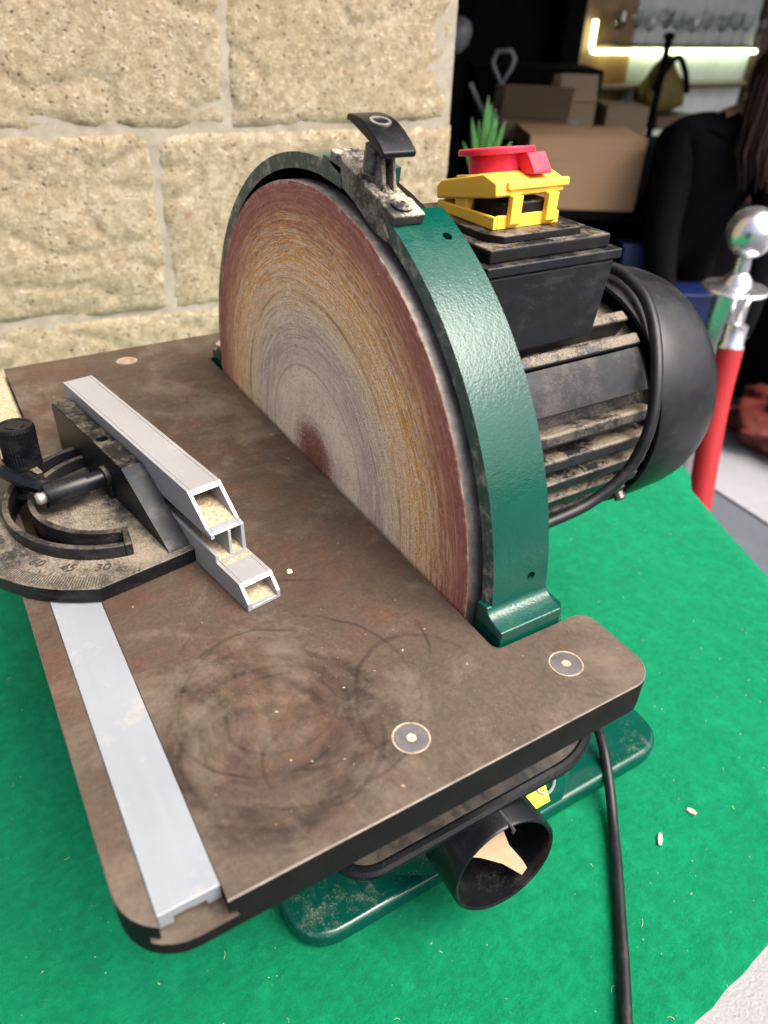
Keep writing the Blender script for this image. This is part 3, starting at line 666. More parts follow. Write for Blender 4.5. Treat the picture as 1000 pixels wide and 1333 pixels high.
# yellow emergency switch with hinged flap (its edges run with the box)
sw=MB()
x0,x1,y0,y1=-19.5,31,89,133
sw.prism([(x0,128.6),(x1,128.6),(x1,135),(x0,134.0)],'y',y0,y0+2.5); sw.prism([(x0,128.6),(x1,128.6),(x1,135),(x0,134.0)],'y',y1-2.5,y1)
sw.box((x1-2.5,y0+2.6,128.6),(x1-.01,y1-2.6,135.2)); sw.box((x0,y0+2.6,128.6),(x0+2.5,y1-2.6,134))
sw.box((-4,y0+.4,133),(6,y0+5,139.5)); sw.box((x0,y0+2.6,128.7),(x1-2.6,y1-2.6,130.2))
swb=obj('switch_base',sw,YELLOW,S,bevel=.6)
m_=MB(); m_.box((4,96,129),(29.5,127,140.8)); obj('rocker',m_,BLACKD,swb,bevel=1)
fl=MB(); 
TI=Matrix.Translation((x0,0,134.8))@Matrix.Rotation(rad(-10),4,'Y')@Matrix.Translation((-x0,0,-141.2))
pr=[(x0-.6,141),(x0-.6,147.2),(x0+4,150.4),(x1-9,153.2),(x1+1.5,148.6),(x1+1.5,142.2),(x1-2,141.6)]
fl.prism(pr,'y',y0-.6,y1+.6); fl.box((x1+.8,95,144.6),(x1+3.6,y1+2.6,149.0)); fl.xf(TI); flp=obj('switch_flap',fl,YELLOW,S,bevel=1.1)
for yy in (97.5,121.5):
    m_=MB(); m_.prism([(x1-.5,145),(x1+3.0,145),(x1+2.6,131.5),(x1+.6,129.2),(x1-1,131)],'y',yy,yy+7); obj('latch_post',m_,YELLOW,flp,bevel=.5)
m_=MB(); m_.box((-2,y0-.2,150.6),(14,y0+3,152.6)); m_.xf(TI); obj('flap_rib',m_,YELLOW,flp,bevel=.8)
RX,RY=7.5,108.5
m_=MB(); m_.lathe([(14.5,149),(14.5,161.4)],(RX,RY,0),(0,0,1),40); m_.xf(TI); stp=obj('stop_button',m_,RED,S)
m_=MB(); m_.lathe([(0,161.0),(19.4,161.2),(20.0,161.7),(20.0,163.9),(19.5,164.5),(0,164.9)],(RX,RY,0),(0,0,1),56); m_.xf(TI); obj('button_cap',m_,RED,stp)
m_=MB(); m_.prism([(RX+8,161.4),(RX+21,161.4),(RX+26,153.4),(RX+26.5,151.2),(RX+18,151.4),(RX+13,156.5),(RX+8,156.5)],'y',RY+3,RY+15); m_.xf(TI); obj('stop_clip',m_,RED,stp,bevel=.7)

# motor cable looping in front of the fan cover
pth=smooth_path([(-16,170,90),(-4,196,89),(9,207,89.5),(22,209,86.5),(40,206,80),(58,199,67),(75.5,189,46),(86.5,180,18),(87.5,168,-8),(84,147,-25),(81,120,-32),(77,90,-36),(74,60,-40)],7)
m_=MB(); m_.tube(pth,3.7,12); obj('motor_cable',m_,RUBBER,S)

# base
m_=MB(); m_.prism(rounded([Vector((-166,-93)),Vector((166,-93)),Vector((166,180)),Vector((-166,180))],26),'z',FZ+.8,FZ+15); 
bs=obj('base',m_,GREEN_BASE,S,bevel=4,seg=3)
prof=[(165.5,FZ+6),(163,FZ+22),(154,FZ+36),(142,FZ+60),(132,FZ+90),(128,-70)]
m_=MB(); vs=[];fs=[]
ys=[-34,-24,-10,20,60,85,98,108]; sc=[.86,.95,1,1,1,1,.95,.86]
for y,k in zip(ys,sc):
    for x,z in prof: vs.append((x*k if z>FZ+10 else x-(1-k)*70,y,z))
    for x,z in prof[::-1]: vs.append((-(x*k if z>FZ+10 else x-(1-k)*70),y,z))
nn_=len(prof)*2
for i in range(len(ys)-1):
    for j in range(nn_): fs.append((i*nn_+j,i*nn_+(j+1)%nn_,(i+1)*nn_+(j+1)%nn_,(i+1)*nn_+j))
fs+=[list(range(nn_)),list(range((len(ys)-1)*nn_,len(ys)*nn_))[::-1]]
m_.add(vs,fs); obj('pedestal',m_,GREEN_BASE,bs,smooth=50)
# warning sticker on the pedestal flank
STK=simple('yellow_sticker',(.72,.60,.03),.4,0,.1); BLK=simple('print_black',(.015,.015,.015),.5)
m_=MB(); sM=Matrix.Translation((156,58,FZ+35.5))@Matrix.Rotation(rad(53),4,'Y')
m_.prism([(-15,-14),(15,-14),(15,14),(-15,14)],'z',0,.5); m_.xf(sM); stick=obj('warning_sticker',m_,STK,bs)
m_=MB(); m_.tube([(10*cos(t/16*2*pi)+0,8*sin(t/16*2*pi)+14,.8) for t in range(16)],.9,6,True); m_.xf(sM); obj('sticker_emblem',m_,GREY,stick)

# black dust hood below the table with its hose port
m_=MB()
hp=arc(168,-60,16,-90,0,8)+arc(138,46,46,0,90,10)+arc(-138,46,46,90,180,10)+arc(-168,-60,16,180,270,8)
m_.prism(hp,'z',-104,-98.5)
hood=obj('dust_hood',m_,dusty('hood_dusty',(.010,.010,.010),.5,.7,70,.44,.60,dcol=(.10,.078,.045)),S,bevel=1)
m_=MB(); 
rp=hp
m_.tube([(p[0],p[1],-101.5) for p in rp],3.6,10,True); obj('hood_rim',m_,BLACKC,hood)
m_=MB(); m_.frustum((120,40),(150,60),0,-2,-168,-103); obj('hood_chute',m_,BLACKC,hood,bevel=3)
m_=MB(); m_.lathe([(30,-50),(30.2,0),(29.2,1.0),(27.6,.4),(27.2,-3),(26.6,-48),(0,-48)],(199,4,-131.5),(.991,-.066,.113),56); port=obj('dust_port',m_,BLACKC,S,origin=(199,4,-131.5),smooth=50)
m_=MB()
# tongue of pale light-coloured wood left inside the mouth
for k,(a0,a1,x0,x1) in enumerate(((55,110,-40,-1.0),)):
    pts=[]; n=10
    for i in range(n+1):
        t=i/n
        for e in (0,1):
            aa=rad(62+ (38*(1-t)**1.4+4)*(1 if e else -.35)*(1-.55*t)); pass
obj('port_seam',(lambda q:(q.tube([(199-50*.9,8,-101.4-5.6),(199-2,4.8,-101.4),(199.4,4.7,-101.6),(199,4.6,-104)],.8,6),q)[1])(MB()),STEEL,port)

# wood offcut lying in the port
wp=thing('wood_offcut','pale thin wood offcut lying inside the black dust port','wood',(190,8,-140))
m_=MB(); m_.prism([(-9,16),(3,19),(6,8),(8,-4),(14,-16),(16,-22),(12,-24),(2,-12),(-10,-2),(-20,4)],'z',-.8,.8)
pm=Matrix.Translation((188,6,-131))@Matrix.Rotation(rad(62),4,'Y')@Matrix.Rotation(rad(90),4,'Z'); m_.xf(pm); obj('offcut_blade',m_,simple('tan_wood',(.29,.21,.125),.8,0,.15,90,.2),wp)

# mains cable
pth=smooth_path([(95,60,-70),(116,100,-95),(131,118,-125),(141,128,-155),(153,129,-172),(172,119,-184),(190,106,-191),(211,88,-191.2),(232,69,-191.2),(252,51,-191.2),(272,32,-191.2),(300,6,-191.2),(330,-40,-191.2)],8)
m_=MB(); m_.tube(pth,3.25,12); obj('mains_cable',m_,RUBBER,S)

# ------------------------------------------------------------------ mitre gauge (rests in the table slot)
G = thing('mitre_gauge','black protractor mitre gauge with silver fence standing on the iron table','gauge',(-4,-112,0))
m_=MB(); y0,y1=-157.25,-137.55; ym=(y0+y1)/2
m_.prism([(y0,-.25),(y1,-.25),(y1,-7.4),(ym+5.2,-7.4),(ym+5.2,-5.0),(ym+1,-5.0),(ym+.2,-4.4),(ym-5.2,-4.4),(ym-5.2,-7.4),(y0,-7.4)],'x',24,211.8)
obj('guide_bar',m_,ALU_BAR,G,bevel=.35)
ax=Vector((.9853,.1707,0)); aw=Vector((-.1707,.9853,0))
GM=Matrix((ax,aw,Vector((0,0,1)))).transposed().to_4x4()           # local (s, w, z)
cs_,cw_=-23.0,-110.0
# protractor head: chord at the block, round scale edge
hpoly=[(-87,-99.5)]+arc(cs_,cw_,73.6,-150.3,-29.7,48)+[(41,-99.5)]
m_=MB(); m_.prism(hpoly,'z',.35,8.0); head=obj('protractor',m_,BLACKC,G,smooth=0)
# slot cut
sl=MB(); sp=[(cs_+49.5*cos(rad(q)),cw_+49.5*sin(rad(q))) for q in range(180,341,5)]; sq=[(cs_+41*cos(rad(q)),cw_+41*sin(rad(q))) for q in range(340,179,-5)]
sl.prism(sp+sq,'z',-3,12); k=cutter(sl); k.location=(0,0,ZO/1000)
head.data.transform(Matrix.Identity(4))
boolean(head,[k])
def gx(mb): return mb.xf(GM)
# local -> world for the head mesh
o_=ORG[head.name]
for v in head.data.vertices:
    p=Vector((v.co.x*1000+o_.x,v.co.y*1000+o_.y,v.co.z*1000+o_.z)); p=GM@p; v.co=(p-o_)/1000
head.data.materials.clear(); 
GAUGETOP=dusty('gauge_top',(.010,.010,.011),.5,.80,30,.44,.60,bump=.3,a=.6,b=.95,dcol=(.235,.19,.13))
head.data.materials.append(BLACKC); head.data.materials.append(GAUGETOP)
for p in head.data.polygons: p.material_index=1 if p.normal.z>.9 else 0
b=head.modifiers.new('bevel','BEVEL'); b.harden_normals=True; b.width=.0008; b.segments=2; b.limit_method='ANGLE'; b.angle_limit=rad(50)
# raised walls round the slot
def arcwall(r0,r1,q0,q1,z0,z1,mat):
    mb=MB(); n=40; po=[(cs_+r1*cos(rad(q0+(q1-q0)*i/n)),cw_+r1*sin(rad(q0+(q1-q0)*i/n))) for i in range(n+1)]; pi_=[(cs_+r0*cos(rad(q0+(q1-q0)*i/n)),cw_+r0*sin(rad(q0+(q1-q0)*i/n))) for i in range(n,-1,-1)]
    mb.prism(po+pi_,'z',z0,z1); return gx(mb)
WALLM=dusty('slot_wall',(.008,.008,.009),.4,.45,60,.45,.65,spec=.25,smear=.4)
obj('slot_wall',arcwall(49.5,52.8,180,341,7.5,14.5,WALLM),WALLM,head,bevel=.7)
obj('slot_wall',arcwall(37.8,41,180,341,7.5,14.5,WALLM),WALLM,head,bevel=.7)
m_=MB(); q=rad(341); m_.prism([(cs_+rr*cos(q)+dx*sin(-q)*0,cw_+rr*sin(q)) for rr,dx in ((37.8,0),(52.8,0))]+[(cs_+52.4*cos(rad(345)),cw_+52.4*sin(rad(345))),(cs_+38.2*cos(rad(345)),cw_+38.2*sin(rad(345)))],'z',7.5,14.5); gx(m_); obj('slot_wall',m_,WALLM,head,bevel=.7)
# degree ticks and figures in relief
m_=MB()
for dg in range(28,91):
    q=rad(270+90-dg); l=9.0 if dg%5==0 else 7.0
    c_,s_=cos(q),sin(q); t_=Vector((-s_,c_))*.24; a=Vector((cs_+72.0*c_,cw_+72.0*s_)); b_=Vector((cs_+(72.0-l)*c_,cw_+(72.0-l)*s_))
    m_.prism([tuple(a-t_),tuple(a+t_),tuple(b_+t_),tuple(b_-t_)],'z',7.9,8.12)
    q=rad(180+90-dg)
gx(m_); tk=obj('degree_scale',m_,INK,head); tk['kind']='stuff'
for tx,dg in (('30',30),('45',45),('60',60),('75',75),('90',90)):
    q=rad(270+90-dg); p=Vector((cs_+58.8*cos(q),cw_+58.8*sin(q),8.0)); wp_=GM@p
    rot=math.atan2(ax.y,ax.x)+q+pi/2
    o=text_mesh('scale_number',tx,.0070,INK,head,Matrix.Translation(wp_/1000)@Matrix.Rotation(rot,4,'Z'),.0004,.2)
# fence block
bw0,bw1=-110.6,-100.4
m_=MB(); m_.prism([(-97,1),(-97,31),(-94.5,34),(-5,34),(36,9.5),(37,8),(37,.5),(30,.5)],'y',bw0,bw1); gx(m_)
BLOCKM=dusty('block_black', (.0045,.005,.006), .42, .38, 60, .48, .62, spec=.18, smear=.2)
blk=obj('fence_block',m_,BLOCKM,G,smooth=0)
m_=MB(); m_.cyl((-39,-105.8,20),(0,0,1),2.9,30,24); gx(m_); k=cutter(m_); k.location=(0,0,ZO/1000); boolean(blk,[k])
b=blk.modifiers.new('bevel','BEVEL'); b.width=.0008; b.segments=2; b.limit_method='ANGLE'; b.angle_limit=rad(40); b.harden_normals=True
m_=MB(); m_.prism([(-4.6,34.05),(36.2,9.6),(37.05,8.2),(36.5,8.2),(-4.6,33.2)],'y',bw0-.3,bw1+.1); gx(m_); obj('block_facet',m_,dusty('facet_black', (.007,.009,.013), .38, .04, 60, .55, .68, bump=.05, spec=.16),blk)
m_=MB(); m_.cyl((-27,-113.5,19),(0,1,0),6.0,4,20); m_.box((-32,-112.5,7.8),(-22,-110,22)); gx(m_); obj('pin_boss',m_,BLACKD,blk,bevel=1)
# stop rod with sleeve
m_=MB(); m_.cyl((-27,-111,19),(0,-1,0),4.6,12,20); gx(m_); rod=obj('stop_rod',m_,BLACKC,G)
m_=MB(); m_.lathe([(6.4,0),(6.4,19),(5.8,20)],(-27,-122.5,19),(0,-1,0),24); gx(m_); obj('rod_sleeve',m_,BLACKC,rod)
m_=MB(); m_.lathe([(3.2,0),(3.2,3.5),(2.2,4.6),(0,4.6)],(-27,-142.3,19),(0,-1,0),14); gx(m_); obj('rod_tip',m_,RIM,rod)
m_=MB(); m_.tube([(-28,-141.2,23),(-40,-146,22),(-54,-150,21.5),(-76,-156,21)],[3.6,3.4,3.2,3.2],6); 
for i_ in range(len(m_.v)): pass
gx(m_); obj('stop_lever',m_,BLACKC,rod)
# clamp knob standing over the slot, fluted
kc=Vector((-41.4,-148.2,18)); 
m_=MB(); n=72; prof=[(9.2,0),(9.2,1.5),(9.0,3),(9.3,21),(8.6,22.6),(0,22.6)]
m_.lathe(prof[:5]+[(7.2,22.7),(7.0,22.3),(4.8,22.3),(4.6,22.7),(0,22.7)],tuple(kc),(-.03,.02,1),n)
for i_,v in enumerate(m_.v):
    j=i_//n; 
    if j in (2,3) and i_%2: 
        d=Vector(v)-kc; d.z=0; m_.v[i_]=tuple(Vector(v)-d*.05)
kb=obj('clamp_knob',m_,BLACKC,G,smooth=20)
m_=MB(); m_.cyl((kc.x,kc.y,7.5),(0,0,1),5,11,16); m_.prism([(kc.x+3,kc.y-2),(kc.x+15,kc.y+4),(kc.x+14,kc.y+7),(kc.x+2,kc.y+4)],'z',14,19); obj('knob_stem',m_,BLACKD,kb,bevel=.6)
# dark stepped stub in the slot at the frame edge
p=GM@Vector((cs_-33,cw_-31.5,8)); m_=MB(); m_.lathe([(10,6.8),(10,9),(7,9.4),(7,18),(0,18)],(p.x,p.y,0),(0,0,1),24); obj('dark_stub',m_,BLACKC,G,bevel=.5)

# aluminium fence extrusion
F=MB(); w0,w1=-99.8,-82.8; sf=-103
def wall_sz(poly,wa,wb): F.prism(poly,'y',wa,wb)
F.prism([(sf,27),(55.5,27),(41,40),(sf,40)],'y',w0,w0+1.9)                 # upper box sides, top, floor
F.prism([(sf,27),(55.5,27),(41,40),(sf,40)],'y',w1-1.9,w1)
F.prism([(sf,38.1),(43.1,38.1),(41,40),(sf,40)],'y',w0+1.9,w1-1.9)
F.prism([(sf,25.2),(59.5,25.2),(59.5,26),(55.5,27),(sf,27)],'y',w0+1.9,w1-1.9)
F.prism([(sf,23.6),(59.5,23.6),(59.5,26),(55.5,27),(sf,27)],'y',w0,w0+1.9)             # lips, web, right wall
F.prism([(sf,12),(60,12),(59.5,26),(55.5,27),(sf,27)],'y',w1-1.9,w1)
F.prism([(sf,12),(60,12),(60,25.2),(sf,25.2)],'y',-91.6,-90.0)
F.prism([(sf,12),(61.5,12),(61.5,16.0),(sf,16.0)],'y',w0,w0+1.9)
F.prism([(sf,.2),(87,.2),(87,4.5),(80.6,12),(sf,12)],'y',w0,w0+1.9)      # lower box
F.prism([(sf,.2),(87,.2),(87,4.5),(80.6,12),(sf,12)],'y',w1-1.9,w1)
F.prism([(sf,10.1),(82.2,10.1),(80.6,12),(sf,12)],'y',w0+1.9,w1-1.9)
F.prism([(sf,.2),(87,.2),(87,2.0),(sf,2.0)],'y',w0+1.9,w1-1.9)
nface=len(F.f)
for i_ in range(nface):
    # ends of every plate show the bright saw cut
    vs_=[F.v[j] for j in F.f[i_]]
    if len(vs_)==4 and min(v[0] for v in vs_)>38 : F.m[i_]=1
gx(F); fence=obj('fence',F,[ALU,ALU_CUT],G,bevel=.25,seg=1)
sdm=MB()
def heap(s0,s1,wa,wb,z,h,seed,ns=26,nw=9):
    vs=[];fs=[]
    for i in range(ns+1):
        for j in range(nw+1):
            s=s0+(s1-s0)*i/ns; w=wa+(wb-wa)*j/nw; e=min(1,min(i,ns-i)/3)
            vs.append((s,w,z+h*e*(.55+.6*abs(mn.noise(Vector((s*.13+seed,w*.13,seed)))+.4*mn.noise(Vector((s*.5,w*.5,seed)))))))
    for i in range(ns):
        for j in range(nw): k=i*(nw+1)+j; fs.append((k,k+nw+1,k+nw+2,k+1))
    sdm.add(vs,fs)
heap(-5,55,w0+1.95,w1-1.95,26.9,2.6,1); heap(20,85.5,w0+1.95,w1-1.95,1.9,2.4,2); heap(25,60,-90,w1-1.95,11.9,2.6,3); heap(30,61,w0+1.95,-91.6,11.9,.9,4); heap(61.8,66,w0+2,w1-1,11.9,.8,5,6,9)
gx(sdm)
obj('sawdust',sdm,DUST,None,origin=(0,0,0),kind='stuff',label='pale sawdust heaped inside the silver fence tubes',category='sawdust',smooth=60)

# ------------------------------------------------------------------ loose sawdust specks and chips
def specks(n,area,z,seed,smax,test=None,zf=None):
    rnd=random.Random(seed); mb=MB(); c=0
    while c<n:
        x=rnd.uniform(area[0],area[1]); y=rnd.uniform(area[2],area[3])
        if test and not test(x,y): continue
        c+=1; s=smax*(.25+.75*rnd.random()**3); l=s*rnd.uniform(.8,2.2); a=rnd.uniform(0,pi); zz=(zf(x,y) if zf else z)
        o=mb.add([(-l,-s,0),(l,-s,0),(l*.7,s,0),(-l,s*.6,0),(0,0,s*.9)],[(0,1,4),(1,2,4),(2,3,4),(3,0,4)]); mb.xf(Matrix.Translation((x,y,zz))@Matrix.Rotation(a,4,'Z'),o)
    return mb
ontable=lambda x,y: not(-160<y<-134) and not(abs(x)<174 and y>-4) and not (-97<x<70 and -170<y<-60)
obj('sawdust',specks(120,(-214,216,-160,46),.05,3,.38,ontable),DUST,None,origin=(0,0,0),kind='stuff',label='fine sawdust specks scattered over the brown iron table',category='sawdust',smooth=0)
onfelt=lambda x,y: inside((x,y)) and not(-168<x<168 and -95<y<182)
obj('sawdust',specks(650,(-240,290,-300,430),FZ,4,.46,onfelt,lambda x,y:fz(x,y)+.2),DUST,None,origin=(0,0,FZ),kind='stuff',label='fine sawdust specks scattered over the green felt',category='sawdust',smooth=0)
def lint():
    rl=random.Random(21); mb=MB(); c=0
    while c<70:
        x=rl.uniform(-200,285); y=rl.uniform(-260,380)
        if not onfelt(x,y): continue
        c+=1; a=rl.uniform(0,6.3); L=rl.uniform(2,5); k=rl.uniform(-1.6,1.6)
        mb.tube([(x+L*t*cos(a+k*t),y+L*t*sin(a+k*t),fz(x,y)+.35+.5*sin(3*t)) for t in (0,.3,.6,1)],.10,4)
    return mb
obj('lint',lint(),WOODCHIP,None,origin=(0,0,FZ),kind='stuff',label='pale lint fibres clinging to the green felt',category='lint',smooth=0)
# dust lying in the left end of the slot
m_=MB(); m_.prism([(-217,-157.2),(-98,-157.2),(-98,-137.6),(-217,-137.6)],'z',-8.1,-4.5); obj('sawdust',m_,DUST,None,origin=(-150,-147,-8),bevel=2,kind='stuff',label='sawdust packed in the left end of the table slot',category='sawdust')
chips=[((-10.5,207.6),(3.2,1.6),.5,'small pale wood chip on the felt beside the fan cover bottom'),((187,281),(6.2,1.8),-.7,'long curled wood chip on the felt right of the iron table'),
       ((209,128),(4.5,1.5),-.9,'pale wood splinter on the felt just right of the mains cable'),((206,160),(3,1.9),.2,'stubby wood chip on the felt by the rear base corner'),
       ((242,-110),(3.3,1.8),1.2,'tan wood chip on the felt nearest the bottom of the photo')]
for (x,y),(l,w_),a,lab in chips:
    m_=MB(); m_.add([(-l,-w_*.6,0),(0,-w_,.4),(l,-w_*.5,1.2),(l,w_*.5,1.4),(0,w_,.6),(-l,w_*.6,.2),(-l,-w_*.6,1.1),(0,-w_,1.7),(l,-w_*.5,2.2),(l,w_*.5,2.4),(0,w_,1.6),(-l,w_*.6,1.2)],
        [(5,4,3,2,1,0),(6,7,8,9,10,11),(0,1,7,6),(1,2,8,7),(2,3,9,8),(3,4,10,9),(4,5,11,10),(5,0,6,11)])
    m_.xf(Matrix.Translation((x,y,fz(x,y)+.1))@Matrix.Rotation(a,4,'Z')); obj('wood_chip',m_,WOODCHIP,None,origin=(x,y,FZ),label=lab,category='wood chip',group='wood chips on the felt')
m_=MB(); m_.lathe([(0,0),(1.6,.5),(1.1,1.5),(0,1.8)],(86,-56,0),(0,0,1),7); obj('wood_chip',m_,WOODCHIP,None,origin=(86,-56,0),label='white crumb of wood on the iron table near the fence end',category='wood chip')

# ------------------------------------------------------------------ background things
BRZ=radians=rad(59.7)
bx=Vector((cos(BRZ),sin(BRZ),0)); by=Vector((-sin(BRZ),cos(BRZ),0))
def BF(o): m=Matrix((bx,by,Vector((0,0,1)))).transposed().to_4x4(); m.translation=Vector(o); return m   # x right as seen, y away
# stanchion
sp0=Vector((-283,790,0))
st=thing('rope_stanchion','polished chrome rope stanchion post with a ball top','stanchion',(sp0.x,sp0.y,-935))
m_=MB(); m_.lathe([(0,-935),(150,-935),(150,-930),(60,-915),(26,-905)],(sp0.x,sp0.y,0),(0,0,1),40); obj('foot',m_,CHROME,st)
m_=MB(); m_.lathe([(25,-906),(25,-95),(0,-95)],(sp0.x,sp0.y,0),(0,0,1),32); obj('post',m_,CHROME,st)
m_=MB(); m_.lathe([(0,-96),(27,-96),(43,-92),(45,-89),(43,-86),(21,-83),(18,-74),(11,-66),(10,-46),(0,-46)],(sp0.x,sp0.y,0),(0,0,1),36); obj('collar',m_,CHROME,st)
m_=MB(); m_.lathe([(max(0,33*sin(pi*i/18)),-14-33*cos(pi*i/18)) for i in range(19)],(sp0.x,sp0.y,0),(0,0,1),36); obj('ball_finial',m_,CHROME,st,smooth=80)
rp_=thing('velvet_rope','red velvet barrier rope hanging from the chrome stanchion','rope',(-245,735,-130))
hk=Vector((-248,764,-96))
m_=MB(); m_.tube(smooth_path([(-250,772,-92),(-240,762,-86),(-236,752,-92),(-236,747,-102),(-234,742,-112)],6),4,10); obj('hook',m_,CHROME,rp_)
m_=MB(); m_.lathe([(9,0),(15,4),(15,28),(17,31),(17,36)],(-233,741,-112),(.10,-.12,-1),24); obj('end_cap',m_,CHROME,rp_)
m_=MB(); m_.tube(smooth_path([(-229.6,737,-146),(-214,720,-215),(-190,700,-290),(-150,670,-400),(-90,640,-520),(40,640,-640),(240,690,-700),(500,780,-690)],8),17,16); obj('rope',m_,REDROPE,rp_)

def crate(name,o,w,d,h,mat,label,cat,lidopen=False,tape=None,rz=0,group=None):
    t=thing(name,label,cat,o,group); m=BF(o)@Matrix.Rotation(rz,4,'Z'); th=4
    q=MB(); q.box((-w/2,0,0),(w/2,th,h)); q.box((-w/2,d-th,0),(w/2,d,h)); q.box((-w/2,th,0),(-w/2+th,d-th,h)); q.box((w/2-th,th,0),(w/2,d-th,h)); q.box((-w/2+th,th,0),(w/2-th,d-th,th)); q.xf(m); obj('carton_body',q,mat,t,bevel=2)
    for s in (0,1):
        q=MB(); 
        if s==0: q.box((0,0,-2),(w,d*.48,2)); mm=Matrix.Translation((-w/2,0,h+2))@Matrix.Rotation(rad(lidopen or 0)*(-1 if False else 1),4,'X') if lidopen else Matrix.Translation((-w/2,0,h+2))
        else: q.box((0,-d*.48,-2),(w,0,2)); mm=Matrix.Translation((-w/2,d,h+2))@(Matrix.Rotation(rad(-55),4,'X') if lidopen else Matrix.Identity(4))
        q.xf(m@mm); obj('flap',q,mat,t,bevel=1)
    return t,m
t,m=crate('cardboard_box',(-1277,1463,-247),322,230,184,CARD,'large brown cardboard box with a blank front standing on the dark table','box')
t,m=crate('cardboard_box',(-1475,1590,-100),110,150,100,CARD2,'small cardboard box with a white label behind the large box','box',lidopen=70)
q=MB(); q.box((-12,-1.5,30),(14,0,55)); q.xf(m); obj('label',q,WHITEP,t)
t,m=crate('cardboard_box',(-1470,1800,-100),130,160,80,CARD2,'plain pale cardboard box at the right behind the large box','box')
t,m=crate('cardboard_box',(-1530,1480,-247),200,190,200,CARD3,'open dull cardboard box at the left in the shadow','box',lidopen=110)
shelf=thing('trestle_table','dark cloth-covered table carrying the cardboard boxes','table',(-1350,1600,-935))
m_=MB(); m_.box((-420,-40,-275),(560,380,-248)); m_.xf(BF((-1300,1500,0))); obj('tabletop',m_,CLOTHB,shelf,bevel=5)
m_=MB(); m_.box((-415,100,-935),(555,375,-276)); m_.xf(BF((-1300,1500,0))); obj('cloth_drape',m_,CLOTHB,shelf)
m_=MB(); m_.box((-330,130,-247),(330,330,-101)); m_.xf(BF((-1330,1525,0))); tier=obj('display_riser',m_,CLOTHB,shelf,bevel=4)
for i_,(o,w_,d_,h_,lab) in enumerate([((-1135,1560,-420),70,60,100,'small blue plastic tub beneath the table edge'),((-980,1690,-520),150,110,95,'blue plastic crate on the floor behind the stanchion')]):
    t=thing('blue_crate',lab,'crate',(o[0],o[1],o[2])); q=MB(); q.frustum((w_*.42,d_*.42),(w_*.5,d_*.5),0,0,0,h_); q.xf(BF(o)); obj('tub',q,BLUE,t,bevel=4); q=MB(); q.box((-w_*.54,-d_*.54,h_),(w_*.54,d_*.54,h_+9)); q.xf(BF(o)); obj('rim',q,BLUE,t,bevel=2)
    if o[2]>-935:
        q=MB(); q.box((-w_*.6,-d_*.6,-935-o[2]),(w_*.6,d_*.6,0)); q.xf(BF(o)); obj('stand',q,CLOTHB,t,bevel=3)
# red-orange bundle on the paving
tb=MB(); 
for j in range(31):
    for i in range(61):
        th_=pi*j/30; ph=2*pi*i/60; d=Vector((sin(th_)*cos(ph),sin(th_)*sin(ph),cos(th_))); r_=1+.30*mn.fractal(d*2.2,1,2,3)+.10*abs(mn.noise(d*7)); tb.v.append((-770+190*d.x*r_,2060+150*d.y*r_,-845+95*d.z*r_))
for j in range(30):
    for i in range(60): tb.f.append([j*61+i,j*61+i+1,(j+1)*61+i+1,(j+1)*61+i]); tb.m.append(0)
obj('fabric_bundle',tb,ORANGE,None,origin=(-770,2060,-935),smooth=70,label='crumpled red-orange fabric bundle on the pale paving',category='bundle')
t=thing('storage_trunk','black storage trunk standing behind the red-orange bundle','trunk',(-700,2450,-935)); m_=MB(); m_.box((-1150,2250,-926),(-250,2600,-420)); obj('body',m_,CLOTHB,t,bevel=8); m_=MB(); m_.box((-1156,2244,-420),(-244,2606,-380)); obj('lid',m_,CLOTHB,t,bevel=8)
# black upright pole
t=thing('display_pole','thin black upright pole in front of the glowing tube','pole',(-1720,2200,-935)); m_=MB(); m_.tube([(-1720,2200,-930),(-1720,2200,150)],12,10); obj('shaft',m_,CLOTHB,t); m_=MB(); m_.lathe([(0,150),(18,150),(18,165),(0,172)],(-1720,2200,0),(0,0,1),14); obj('cap',m_,CLOTHB,t); m_=MB(); m_.lathe([(140,-935),(140,-925),(20,-915),(0,-915)],(-1720,2200,0),(0,0,1),20); obj('foot',m_,CLOTHB,t)
# mustard bag
bg_=MB()
for j in range(11):
    for i in range(21):
        th_=pi*j/10; ph=2*pi*i/20; d=Vector((sin(th_)*cos(ph),sin(th_)*sin(ph),cos(th_))); r_=1+.2*mn.fractal(d*2.5+Vector((4,0,0)),1,2,3); zz=d.z*.5+.5; bg_.v.append((-2300+80*d.x*r_*(1.15-.75*zz),2880+170*d.y*r_*(1.15-.8*zz),-45+115*d.z*r_))
for j in range(10):
    for i in range(20): bg_.f.append([j*21+i,j*21+i+1,(j+1)*21+i+1,(j+1)*21+i]); bg_.m.append(0)
t=thing('mustard_bag','slumped mustard yellow and black bag on the shelf under the tube','bag',(-2300,2870,-150)); obj('bag_body',bg_,YCLOTH,t,smooth=70)
m_=MB(); m_.tube(smooth_path([(-2250,2780,-60),(-2240,2820,20),(-2240,2880,66),(-2240,2940,20),(-2240,2990,-70)],6),13,8); obj('strap',m_,CLOTHB,t)
m_=MB(); m_.box((-2440,2730,-200),(-2150,3020,-152)); obj('stand',m_,WOODD,t)
